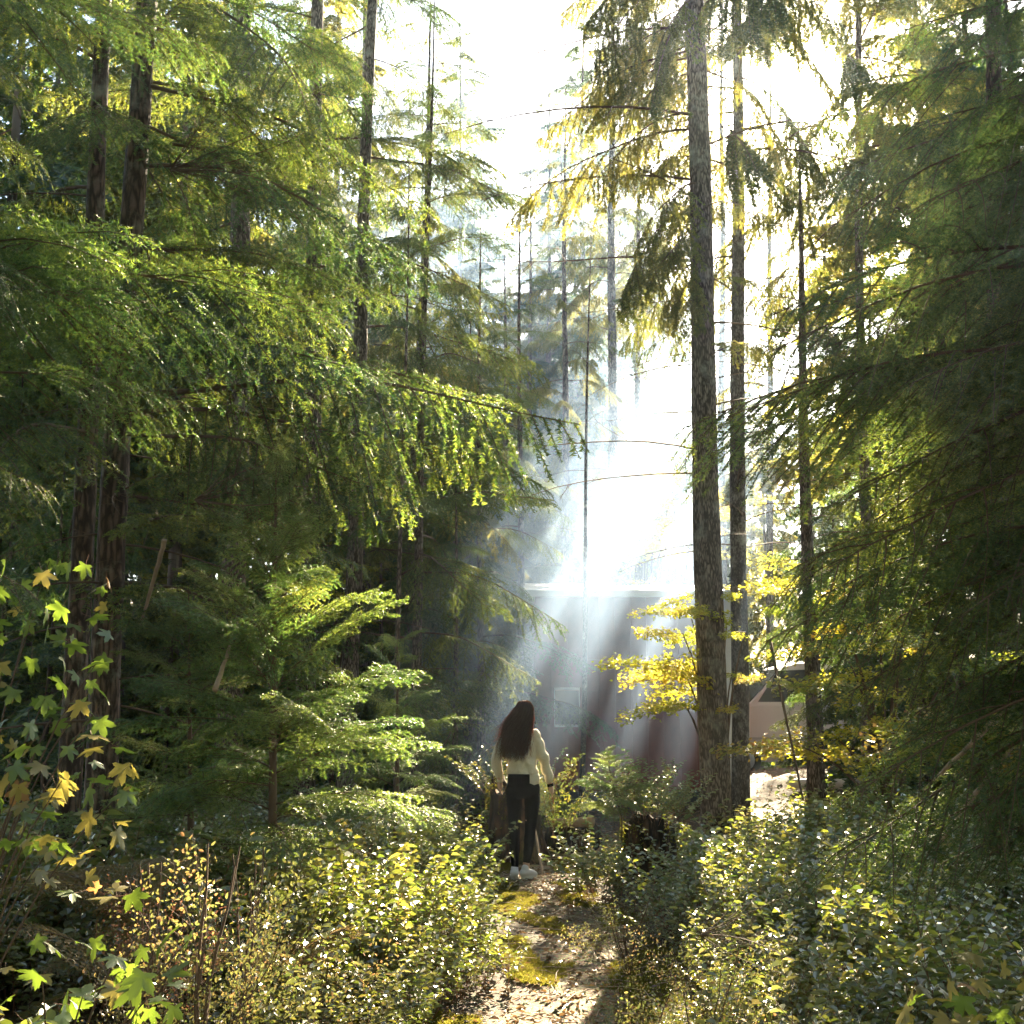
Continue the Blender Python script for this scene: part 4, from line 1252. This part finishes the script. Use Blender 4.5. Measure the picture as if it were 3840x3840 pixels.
fern("brown and gold bracken fern arching over the shaded corner", (-1.75, 5.5, .40), 7, FR_A, .9)
fern("tan fern with curled fronds just above the brown one", (-2.0, 6.0, .65), 9, FR_A, .95)
fern("yellow fern beside the bare stem of the young hemlock", (-1.2, 6.3, .3), 8, FR_A, .8)
fern("green sword fern at the foot of the thick fir", gb(700, 850, 11.9)[:2] + (.05,), 14, FR_G, .75)
fern("yellowish fern tuft against the side of the mossy stump", (1.62, 10.6, .05), 8, FR_A, .5)
fern("green fern in the shade behind the golden maple", (-2.6, 6.6, .2), 10, FR_G, 1.1)
fern("dim green fern below the second young hemlock", (-.9, 9.0, .1), 9, FR_G, .8)

# ---------------------------------------------------------------- stumps, logs, sticks
def stump(label, x, y, H, r, jag=.15):
    t = empty("tree_stump", (x, y, float(ground_z(x, y)) - .03), label, "stump")
    mb = MB()
    k, m = 40, 14
    a = np.arange(k) * 2 * math.pi / k
    prof = 1 + .10 * np.sin(3 * a + 1) + .06 * np.sin(7 * a) + rng.normal(0, .03, k)
    top = H * (1 - jag * (.5 + .5 * np.sin(2 * a + x)) - rng.random(k) * jag * .4)
    rows = []
    for i in range(m):
        u = i / (m - 1)
        z = u * top
        rr = r * prof * (1 + .45 * np.exp(-u * 6) * (1 + .5 * np.sin(5 * a))) * (1 - .08 * u) * (1 + rng.normal(0, .012, k))
        rows.append(np.stack([rr * np.cos(a), rr * np.sin(a), z], 1))
    for s_, dz in ((.8, -.02), (.45, -.10), (.02, -.14)):
        rows.append(np.stack([r * prof * s_ * np.cos(a), r * prof * s_ * np.sin(a), top.mean() * .3 + top * .7 + dz + rng.normal(0, .012, k)], 1))
    v = np.concatenate(rows)
    i = np.arange(len(rows) - 1)[:, None] * k
    j = np.arange(k)[None]
    mb.add(v, np.stack([i + j, i + (j + 1) % k, i + k + (j + 1) % k, i + k + j], -1).reshape(-1, 4), 0, True)
    mb.build("stump_wood", STUMPW, t)
    mm = MB()
    n = 900
    a2 = rng.uniform(0, 6.28, n); u = rng.random(n) ** .6
    sel = vnoise(a2 * 2, u * 3, 1.5) > 0
    a2, u = a2[sel], u[sel]; n = len(u)
    P = np.stack([r * 1.06 * np.cos(a2), r * 1.06 * np.sin(a2), u * H * .92], 1)
    leaves(mm, P, np.stack([np.cos(a2), np.sin(a2), rng.normal(0, .8, n)], 1), rng.normal(0, 1, (n, 3)), .03, .014, .1, 0)
    mm.build("moss", MOSS, t)['kind'] = 'stuff'
    return t, H


stump("broad mossy stump crowned with a leafy bush beside the thick fir", 1.27, 11.0, .62, .235)
leafy_bush("salal_bush", "bright round salal bush growing on top of the broad mossy stump", "salal bush", (1.27, 11.0, .56), .6, .9, 130, SPR_S, [TWIG_RED, SALAL], .6, 1.1)
ST = line_tree("hemlock_seedling", "tiny hemlock seedling sprouting out of the bush on the stump", 598, 795, 590, 765, 10.9, .62, .008, bark=TWIG, sides=6, cat="seedling", flare=0)
ST.root.location.z = .62
ST.crown(SAPL, .05, .6, 26, .55, .1, .0, .6, L0=1.2)
stump("charred looking stump standing behind the person's legs", 0.02, 12.6, .95, .27, .2)
leafy_bush("salal_bush", "salal bush leafing out over the stump behind the person", "salal bush", (0.02, 12.6, .7), .6, 1.0, 60, SPR[:3] + SPR_S, [TWIG_RED, SALAL], .5, .9)
upright_bush("salal_bush", "pale leaved salal wand beside the person's lowered hand", "salal bush", (.42, 12.2, .3), .85, .5, 10, SB, el=(1.4, 1.0), mat=TWIG_RED)


def log(name, label, a, b, r0, r1, mat, cat="log", k=12):
    a, b = np.array(a, float), np.array(b, float)
    u = np.linspace(0, 1, 12)[:, None]
    pts = (b - a) * u + np.concatenate([rng.normal(0, min(.006, r0 * .12), (12, 2)), np.zeros((12, 1))], 1) * 1.0
    mb = MB()
    tube(mb, pts, r0 + (r1 - r0) * u[:, 0], k, 0, True, cap=True, rough=.06)
    o = mb.build(name, mat)
    o.location = a
    return tag(o, label, cat)


def gz(x, y, d=0.0):
    return (x, y, float(ground_z(x, y)) + d)


log("fallen_pole", "pale bare pole lying across the ground at the foot of the thick fir", tuple(PX(722, 877, 10.7)), tuple(PX(810, 882, 10.5)), .028, .02, bark_mat("weathered_pole", (.14, .11, .09), (.42, .35, .28), lich=.2, scale=(20, 20, 20)), "pole")
CUT = plain_mat("cut_wood", (0.26, 0.18, 0.10), 0.8, 0.25, 14, .3)
log("fallen_log", "short thick log with a sunlit cut face lying behind the person", gz(.50, 13.2, .16), gz(.85, 12.75, .20), .17, .16, STUMPW, k=18)
log("fallen_log", "pale slab of split log resting on the thick dark log", gz(.46, 12.95, .36), gz(.86, 12.6, .38), .045, .055, CUT)
log("fallen_log", "mossy log tapering away among leaves next to the thick log", gz(.85, 12.0, .08), gz(1.5, 12.3, .10), .07, .05, bark_mat("mossy_log", (.05, .05, .01), (.16, .15, .03), lich=.8, lichen=(.25, .26, .04)))
log("leaning_stick", "thin grey stick leaning on the stump behind the person", gz(.30, 11.55, .0), (.17, 12.3, .78), .013, .009, DEADWOOD, "stick", 6)
log("fallen_log", "bleached log shining in full sun on the bank", gz(4.05, 17.2, .12), gz(5.2, 16.7, .08), .07, .09, plain_mat("bleached_wood", (.62, .55, .46), .7, .15, 12, .3))
log("fallen_log", "small brown log halfway down the sunny bank", gz(4.2, 15.6, .05), gz(4.75, 15.4, .05), .06, .05, CUT)
for q, (a, b, lab) in enumerate([((770, 640, 12.4), (803, 800, 11.9), "dark dead stem leaning before the bank"), ((1024, 690, 6.2), (925, 790, 6.6), "grey broken branch hanging in the dark sprays"), ((1030, 720, 6.0), (935, 850, 6.8), "mossy broken branch crossing under the grey one"),
                                 ((165, 540, 7.6), (142, 620, 8.0), "grey leaning stick in front of the dark trunk base"), ((215, 690, 7.0), (232, 640, 7.4), "pale dead stick upright among fir sprays")]):
    log("dead_branch", lab, tuple(PX(*a)), tuple(PX(*b)), .018, .010, DEADWOOD if q else TWIG, "branch", 6)

# bare tangles of dead twigs by the trunk pair
for px, py, Y, L, lab in [(195, 500, 7.8, 1.0, "tangle of rusty dead twigs beside the stouter reddish trunk"), (170, 170, 8.0, 1.1, "rusty bare twigs high up against the stouter reddish trunk"), (700, 935, 5.6, .5, "bare twiggy stem poking from the huckleberries")]:
    c = PX(px, py, Y)
    t = empty("dead_twig_tangle", c, lab, "dead twigs")
    for q in range(16):
        o = link("twig", DEAD[q % 3], t)
        o.matrix_local = rotm(rng.uniform(-.9, .9), rng.normal(0, .5), rng.uniform(-3, 3), L / 1.6 * rng.uniform(.5, 1.1))

# ---------------------------------------------------------------- cabin and vehicle
BOARD = plain_mat("maroon_siding", (.17, .05, .042), .6, .2, 5, .15)
TRIM = plain_mat("white_trim", (.70, .71, .74), .5, .05, 4, .05)
SKIRT = plain_mat("grey_skirting", (.06, .07, .08), .7, .15, 6, .1)
ROOFM = plain_mat("metal_roof", (.62, .64, .66), .35, .08, 3, .05, metal=.3)
GLASS = plain_mat("dark_glass", (.03, .035, .045), .08, .1, 2, 0)
cab = empty("cabin", (0.35, 18.0, 0), "low brown cabin with a bright metal roof edge behind the light shafts", "cabin")
CW, CH, CD = 2.98, 3.40, 3.2
mb = MB(); box(mb, (0.02, .03, .28), (CW - .02, CD, CH - .12)); mb.build("wall", BOARD, cab)
pm = MB(); box(pm, (0, -.012, 0), (.243, .03, CH - .42)); pm = pm.mesh("board", BOARD)
for q in range(12):
    o = link("board", pm, cab); o.location = (.02 + q * .2465, 0, .30)
mb = MB(); box(mb, (0, -.005, -.3), (CW, .04, .278)); box(mb, (CW - .04, .045, -.3), (CW, CD, .278)); mb.build("skirting", SKIRT, cab)
mb = MB(); box(mb, (CW - .018, -.03, -.2), (CW + .09, .06, CH - .125)); mb.build("corner_trim", TRIM, cab)
mb = MB()
mb.add([(-.15, -.28, CH - .06), (CW + .22, -.28, CH - .12), (CW + .22, CD + .2, CH + .35), (-.15, CD + .2, CH + .4), (-.15, -.28, CH - .10), (CW + .22, -.28, CH - .16), (CW + .22, CD + .2, CH + .3), (-.15, CD + .2, CH + .35)],
       np.array([(0, 1, 2, 3), (7, 6, 5, 4), (0, 4, 5, 1), (1, 5, 6, 2), (2, 6, 7, 3), (3, 7, 4, 0)]), 0)
rf = mb.build("roof", ROOFM, cab)
mb = MB(); box(mb, (-.15, -.34, CH - .17), (CW + .22, -.285, CH - .07)); mb.build("gutter", TRIM, cab)
wf = MB()
for lo, hi in (((.30, -.018, 1.25), (.315, -.005, 1.85)), ((.685, -.018, 1.25), (.70, -.005, 1.85)), ((.316, -.018, 1.81), (.684, -.005, 1.85)), ((.316, -.018, 1.25), (.684, -.005, 1.29))):
    box(wf, (lo[0], lo[1] - .0, lo[2]), hi)
w = wf.build("window", TRIM, cab)
mb = MB(); box(mb, (.317, -.017, 1.295), (.683, -.014, 1.805)); mb.build("pane", GLASS, w)

WHITE = plain_mat("white_paint", (.72, .73, .75), .3, .04, 2, 0)
SILV = plain_mat("silver_lower", (.42, .43, .45), .35, .05, 2, 0)
TYRE = plain_mat("tyre_rubber", (.03, .03, .03), .8, .1, 10, .1)
van = empty("van", (3.5, 21.5, .25), "white van with dark windows parked behind the pale fir", "van")


def extrude(mb, prof, y0, y1, mat=0):
    n = len(prof)
    v = [(x, y0, z) for x, z in prof] + [(x, y1, z) for x, z in prof]
    mb.add(v, np.array([(i, (i + 1) % n, n + (i + 1) % n, n + i) for i in range(n)]), mat)
    c = np.mean(prof, axis=0)
    mb.add([(c[0], y0, c[1])] + v[:n] + [(c[0], y1, c[1])] + v[n:], [np.array([(0, 1 + (i + 1) % n, 1 + i) for i in range(n)]), np.array([(n + 1, n + 2 + i, n + 2 + (i + 1) % n) for i in range(n)])], mat)


mb = MB(); extrude(mb, [(0, .72), (.04, 1.0), (.85, 1.28), (4.3, 1.30), (4.32, .72)], 0, 1.7); extrude(mb, [(.87, 1.285), (1.55, 2.0), (1.8, 2.06), (4.2, 2.06), (4.29, 1.305)], .06, 1.64); mb.build("body", WHITE, van)
mb = MB(); extrude(mb, [(-.03, .34), (-.03, .715), (4.33, .715), (4.33, .34), (4.2, .28), (.1, .28)], -.01, 1.71); mb.build("lower_body", SILV, van)
for x0, x1, s in ((1.05, 1.95, .38), (2.02, 2.95, 0), (3.02, 3.95, 0)):
    mb = MB(); extrude(mb, [(x0, 1.36), (x0 + s, 1.93), (x1, 1.95), (x1, 1.36)], .045, .056); mb.build("window", GLASS, van)
mb = MB()
mb.add([(.90, .15, 1.335), (.90, 1.55, 1.335), (1.50, 1.5, 1.965), (1.50, .2, 1.965)], np.array([(0, 1, 2, 3)]) , 0)
mb.add([(.885, .15, 1.33), (.885, 1.55, 1.33), (1.485, 1.5, 1.965), (1.485, .2, 1.965)], np.array([(3, 2, 1, 0)]), 0); mb.build("windshield", GLASS, van)
mb = MB(); box(mb, (.02, .12, .80), (.10, .45, .95)); mb.build("headlight", plain_mat("lamp_glass", (.6, .62, .65), .1, .05, 4, 0), van)
for x in (.75, 3.55):
    for y in (-.02, 1.55):
        mb = MB(); tube(mb, [(x, y, .31), (x, y + .2, .31)], .31, 24, 0, True, cap=True); wl = mb.build("wheel", TYRE, van)
        mb = MB(); tube(mb, [(x, y - .012, .31), (x, y + .05, .31)], .19, 18, 0, True, cap=True); mb.build("rim", SILV, wl)

# ---------------------------------------------------------------- person
def ell(mb, c, r, k=20, m=12, mat=0):
    th = np.linspace(0, math.pi, m)[:, None]; ph = np.linspace(0, 2 * math.pi, k, endpoint=False)[None]
    v = np.stack([c[0] + r[0] * np.sin(th) * np.cos(ph), c[1] + r[1] * np.sin(th) * np.sin(ph), c[2] + r[2] * np.cos(th) * np.ones_like(ph)], -1).reshape(-1, 3)
    i = np.arange(m - 1)[:, None] * k; j = np.arange(k)[None]
    mb.add(v, np.stack([i + j, i + k + j, i + k + (j + 1) % k, i + (j + 1) % k], -1).reshape(-1, 4), mat, True)


def limb(mb, pts, rad, k=16, dens=5):
    """smooth tapered limb with round ends"""
    pts, rad = np.array(pts, float), np.array(rad, float)
    n = len(pts)
    t = np.linspace(0, n - 1, (n - 1) * dens + 1)
    P = np.stack([np.interp(t, range(n), pts[:, q]) for q in range(3)], 1)
    for _ in range(2):
        P[1:-1] = (P[:-2] + 2 * P[1:-1] + P[2:]) / 4
    r = np.interp(t, range(n), rad)
    tube(mb, P, r, k, 0, True, cap=True)
    ell(mb, P[0], (r[0] * .98,) * 3, k, 10); ell(mb, P[-1], (r[-1] * .98,) * 3, k, 10)


def loft(mb, rings, k=28):
    """elliptical cross-sections: (cx, cy, cz, rx, ry)"""
    rings = np.array(rings, float)
    n = len(rings)
    t = np.linspace(0, n - 1, (n - 1) * 5 + 1)
    rg = np.stack([np.interp(t, range(n), rings[:, q]) for q in range(5)], 1)
    for _ in range(2):
        rg[1:-1] = (rg[:-2] + 2 * rg[1:-1] + rg[2:]) / 4
    a = np.arange(k) * 2 * math.pi / k
    v = np.stack([rg[:, :1] + rg[:, 3:4] * np.cos(a), rg[:, 1:2] + rg[:, 4:5] * np.sin(a), rg[:, 2:3] + 0 * a], -1).reshape(-1, 3)
    m = len(rg)
    v = np.concatenate([v, [rg[0, :3]], [rg[-1, :3]]])
    i = np.arange(m - 1)[:, None] * k; j = np.arange(k)[None]; jj = np.arange(k)
    mb.add(v, [np.stack([i + j, i + (j + 1) % k, i + k + (j + 1) % k, i + k + j], -1).reshape(-1, 4),
               np.stack([np.full(k, m * k), (jj + 1) % k, jj], -1), np.stack([np.full(k, m * k + 1), (m - 1) * k + jj, (m - 1) * k + (jj + 1) % k], -1)], 0, True)


def fuse(mb, name, mat, parent, voxel=.006, it=6, disp=None):
    """one continuous surface from overlapping closed pieces"""
    me = mb.mesh(name + "_parts", mat)
    o = link(name + "_parts", me)
    m = o.modifiers.new("r", 'REMESH'); m.mode = 'VOXEL'; m.voxel_size = voxel; m.use_smooth_shade = True
    s = o.modifiers.new("s", 'SMOOTH'); s.iterations = it; s.factor = .5
    dg = bpy.context.evaluated_depsgraph_get()
    res = bpy.data.meshes.new_from_object(o.evaluated_get(dg))
    bpy.data.objects.remove(o); bpy.data.meshes.remove(me)
    res.name = name
    res.materials.clear(); res.materials.append(mat)
    if disp is not None:
        n = len(res.vertices)
        co = np.empty(n * 3, np.float32); no = np.empty(n * 3, np.float32)
        res.vertices.foreach_get("co", co); res.vertices.foreach_get("normal", no)
        co, no = co.reshape(-1, 3), no.reshape(-1, 3)
        co = co + no * disp(co)[:, None]
        res.vertices.foreach_set("co", co.astype(np.float32).ravel())
    res.update()
    return link(name, res, parent)


def skin(name, col, rough=.55, sss=.0):
    return plain_mat(name, col, rough, .06, 20, .03)


SKIN = skin("skin", (.55, .34, .25))
KNIT = plain_mat("cream_knit", (.64, .56, .42), .9, .08, 60, .3)
BLACK = plain_mat("black_cloth", (.004, .004, .005), .95, .2, 30, .15, spec=.06)
SHOE = plain_mat("white_canvas", (.70, .70, .74), .6, .06, 30, .1)
SOLE = plain_mat("white_rubber", (.75, .74, .72), .5, .05, 10, 0)
HAIRM = leaf_mat("brown_hair", [(0, (.008, .004, .003)), (.6, (.016, .007, .005)), (1, (.04, .014, .009))], [(0, (.28, .085, .04)), (1, (.75, .34, .16))], gloss=.035, rough=.35, tmix=.5)
HAIRB = plain_mat("brown_hair_mass", (.010, .005, .004), .7, .3, 40, .3, spec=.1)
PB = PX(523, 872, 11.35)
PZ = float(ground_z(PB.x, 11.35)) + .015
person = empty("person", (PB.x, 11.35, PZ), "person with long dark hair, cream sweater and black leggings seen from behind", "person")
HC = np.array([.018, .015, 1.560])
b = MB()
loft(b, [(0, 0, .80, .125, .10), (0, 0, .88, .135, .105), (0, 0, 1.0, .115, .09), (-.02, 0, 1.12, .12, .09), (-.03, 0, 1.25, .14, .095), (-.03, 0, 1.34, .13, .085), (-.02, 0, 1.40, .07, .065)])
limb(b, [(-.02, 0, 1.36), (-.005, .0, 1.44), (.01, .01, 1.50)], [.056, .048, .048])
ell(b, HC + [0, 0, .015], (.070, .088, .095)); ell(b, HC + [0.003, .03, -.045], (.053, .060, .060))
ell(b, HC + [.003, .098, -.018], (.010, .014, .016)); ell(b, HC + [.003, .088, -.055], (.022, .010, .008)); ell(b, HC + [.003, .075, -.085], (.022, .018, .016))
for sx in (-1, 1):
    ell(b, HC + [sx * .070, .0, -.012], (.010, .018, .030))
LS, LE, LW = (-.185, 0, 1.325), (-.262, -.01, 1.10), (-.222, .045, .915)
RS, RE, RW = (.125, 0, 1.335), (.200, .0, 1.10), (.262, .035, .875)
limb(b, [LS, LE, LW], [.045, .036, .024]); limb(b, [RS, RE, RW], [.045, .036, .024])


def hand(w, d, side):
    """palm, thumb and four curled fingers hanging from the wrist w along d"""
    w, d = np.array(w), nrm(np.array(d, float))
    out = nrm(np.cross(d, [0, 1, 0])) * side
    fw = nrm(np.cross(out, d)) * side
    fw = fw if fw[1] > 0 else -fw
    pc = w + d * .045
    limb(b, [w, w + d * .02, pc + d * .005, pc + d * .035], [.022, .022, .026, .024], 12, 3)
    for q in range(4):
        o = fw * (.026 - q * .0165)
        L = (.066, .074, .070, .054)[q]
        base = w + d * .078 + o
        curl = -out * side * 0
        p1 = base + d * L * .45 + np.array([0, .004, 0])
        p2 = p1 + nrm(d * .9 - np.array([out[0], 0, 0]) * .35) * L * .33
        p3 = p2 + nrm(d * .7 - np.array([out[0], 0, 0]) * .7) * L * .25
        limb(b, [base - d * .01, base, p1, p2, p3], [.0085, .0085, .008, .0072, .006], 8, 2)
    t0 = w + d * .025 + fw * .022
    limb(b, [t0, t0 + fw * .022 + d * .022, t0 + fw * .030 + d * .048, t0 + fw * .026 + d * .068], [.012, .0105, .0092, .0075], 8, 2)


hand(LW, (.02, .02, -1), -1); hand(RW, (.22, .02, -1), 1)
LH, LK, LA = (-.082, 0, .84), (-.078, .03, .46), (-.078, -.015, .11)
RH, RK, RA = (.084, 0, .84), (.072, .035, .47), (.030, -.005, .13)
limb(b, [LH, LK, LA, (LA[0], LA[1], .06)], [.075, .046, .032, .034]); limb(b, [RH, RK, RA, (RA[0], RA[1], .07)], [.075, .046, .032, .034])
limb(b, [(LA[0], -.04, .035), (LA[0] - .005, .06, .03), (LA[0] - .01, .14, .022)], [.028, .03, .022]); limb(b, [(RA[0] - .02, -.02, .035), (RA[0] + .04, .025, .03), (RA[0] + .085, .05, .022)], [.028, .03, .022])
fuse(b, "body", SKIN, person, .0055, 3)
for sx in (-1, 1):
    m = MB(); ell(m, HC + [sx * .030 + .003, .080, .004], (.011, .008, .008)); e = m.build("eye", plain_mat("eye_white", (.7, .7, .7), .2, .02, 5, 0), person)
    m = MB(); ell(m, HC + [sx * .030 + .003, .0875, .004], (.005, .0025, .005), 10, 6); m.build("iris", BLACK, e)
m = MB(); ell(m, HC + [.003, .0985, -.056], (.018, .004, .005), 12, 8); m.build("mouth", plain_mat("lips", (.45, .16, .14), .4, .05, 20, 0), person)

g = MB()
loft(g, [(.0, 0, .965, .150, .118), (0, 0, .99, .152, .120), (-.005, 0, 1.05, .145, .115), (-.02, 0, 1.14, .148, .112), (-.03, 0, 1.24, .166, .112), (-.03, 0, 1.33, .165, .102), (-.026, 0, 1.385, .115, .085), (-.012, 0, 1.43, .066, .064)])
limb(g, [(-.155, 0, 1.325), (-.205, -.005, 1.25), LE, (-.243, .02, 1.0), (-.224, .042, .935)], [.066, .060, .052, .048, .038])
limb(g, [(.100, 0, 1.335), (.150, 0, 1.25), RE, (.235, .02, .985), (.257, .033, .905)], [.066, .060, .052, .047, .037])


def folds(co):
    x, y, z = co[:, 0], co[:, 1], co[:, 2]
    return .005 * np.sin(34 * z + 22 * x + 3 * np.sin(9 * x)) * np.clip((1.38 - z) * 5, 0, 1) + .004 * np.sin(60 * x - 28 * z) + .003 * vnoise(x, z, 30)


fuse(g, "sweater", KNIT, person, .006, 5, folds)
g = MB()
loft(g, [(.012, .005, .862, .146, .108), (.012, .005, .885, .152, .114), (.008, 0, .93, .150, .114), (.004, 0, .975, .146, .112)])
fuse(g, "sweater_hem", KNIT, person, .006, 3, folds)
g = MB()
box(g, (-.145, -.142, .862), (.064, -.09, .972))  # plain black panel laid over the back of the sweater hem
fuse(g, "waist_panel", BLACK, person, .005, 4)["label"] = "black rectangular panel at the lower back"
g = MB()
loft(g, [(0, 0, .74, .10, .085), (0, 0, .79, .153, .112), (0, 0, .85, .160, .118), (.004, 0, .90, .150, .110), (.004, 0, .95, .135, .10)])
limb(g, [(-.083, 0, .84), (-.082, .01, .68), LK, (-.078, .0, .30), LA], [.082, .074, .054, .049, .035]); limb(g, [(.085, 0, .84), (.090, .012, .68), RK, (.058, .01, .30), (.034, -.003, .15)], [.082, .074, .054, .049, .036])
fuse(g, "leggings", BLACK, person, .006, 4, lambda co: .002 * vnoise(co[:, 0], co[:, 2], 25))
for w_, sx in ((RW, 1), (LW, -1)):
    g = MB(); d = nrm(np.array(w_) - np.array(RE if sx > 0 else LE)); tube(g, [np.array(w_) + d * .0, np.array(w_) + d * .028], .030, 16, 0, True, cap=True); g.build("cuff", BLACK if sx > 0 else KNIT, person)


def shoe(hx, toe, nm="shoe"):
    h, t = np.array(hx, float), np.array(toe, float)
    d = t - h
    g = MB()
    limb(g, [h + [0, 0, .05], h + d * .3 + [0, 0, .052], h + d * .65 + [0, 0, .036], h + d * .92 + [0, 0, .028]], [.040, .041, .040, .030], 16, 4)
    limb(g, [h + d * .10 + [0, 0, .06], h + d * .14 + [0, 0, .095]], [.037, .036], 14, 3)
    s = fuse(g, nm, SHOE, person, .005, 3)
    k = MB(); L = np.linalg.norm(d)
    a = np.linspace(0, 2 * math.pi, 24, endpoint=False)
    dn = d / L; sd = np.array([-dn[1], dn[0], 0])
    c = h + d * .47
    ring = c + dn * (np.cos(a) * L * .62)[:, None] + sd * (np.sin(a) * .043)[:, None]
    v = np.concatenate([ring * [1, 1, 0] + [0, 0, -.004], ring * [1, 1, 0] + [0, 0, .022], [c * [1, 1, 0] + [0, 0, .022]], [c * [1, 1, 0] + [0, 0, -.004]]])
    j = np.arange(24)
    k.add(v, [np.stack([j, (j + 1) % 24, 24 + (j + 1) % 24, 24 + j], -1), np.stack([np.full(24, 48), 24 + j, 24 + (j + 1) % 24], -1), np.stack([np.full(24, 49), (j + 1) % 24, j], -1)], 0)
    k.build("sole", SOLE, s)


shoe((LA[0], -.045, 0), (LA[0] - .012, .14, 0)); shoe((RA[0] - .025, -.035, 0), (RA[0] + .09, .06, 0))

# hair: a fused mass with many separate strands over it
g = MB()
ell(g, HC + [-.002, -.018, .022], (.086, .090, .092)); ell(g, HC + [-.02, -.055, -.07], (.082, .055, .10))
loft(g, [(-.068, -.100, 1.235, .035, .010), (-.068, -.100, 1.285, .070, .022), (-.055, -.092, 1.34, .096, .036), (-.035, -.080, 1.42, .096, .048), (-.010, -.060, 1.50, .092, .060), (.012, -.03, 1.58, .080, .075)])
hair = fuse(g, "hair", HAIRB, person, .006, 5, lambda co: -.006 + .005 * np.sin(co[:, 0] * 110 + 9 * np.sin(co[:, 2] * 16)) + .003 * vnoise(co[:, 0], co[:, 2], 18))
st = MB()
NS = 2000
for q in range(NS):
    a = rng.uniform(0, 2 * math.pi)
    e = rng.uniform(-.25, 1.0)
    dirv = np.array([math.cos(a) * math.cos(e), -abs(math.sin(a)) * math.cos(e) * .95 + .15 * rng.normal(), math.sin(e)])
    dirv = nrm(dirv)
    root = HC + [-.002, -.014, .02] + dirv * [.088, .094, .095]
    fx = (root[0] - HC[0]) / .088
    wild = abs(rng.normal(0, 1)) * (1.6 if fx < -.3 else .9)
    zt = rng.uniform(1.12, 1.40) if rng.random() < .7 else rng.uniform(1.08, 1.2) + max(0, fx) * .02
    xt = -.072 + fx * .085 + rng.normal(0, .026) - .03 * wild * (fx < -.2) + .006 * wild * (fx > .4)
    yt = -.120 + rng.normal(0, .015)
    mid = np.array([root[0] * .55 + (xt + .005) * .45 + (.018 if fx > .3 else -.024 * (fx < -.3)) * wild * .5 - .0 , -.118 + rng.normal(0, .012), (root[2] + zt) / 2 + .02])
    u = np.linspace(0, 1, 9)[:, None]
    tip = np.array([xt, yt, zt])
    u = np.linspace(0, 1, 13)[:, None]
    P = root * (1 - u) ** 3 + 3 * (root + dirv * [.02, .035, .0] + [0, 0, -.03]) * u * (1 - u) ** 2 + 3 * mid * u ** 2 * (1 - u) + tip * u ** 3
    f, ph_ = rng.uniform(10, 22), rng.random() * 6
    wv = rng.uniform(.006, .020)
    P[:, 0] += (wv * np.sin(u * f + ph_) * u)[:, 0]
    P[:, 1] += (.010 * np.cos(u * f + ph_) * u - .006 * u)[:, 0]
    tube(st, P, np.linspace(.0024, .0009, 13), 3, 0, True)
st.build("hair_strands", HAIRM, hair)
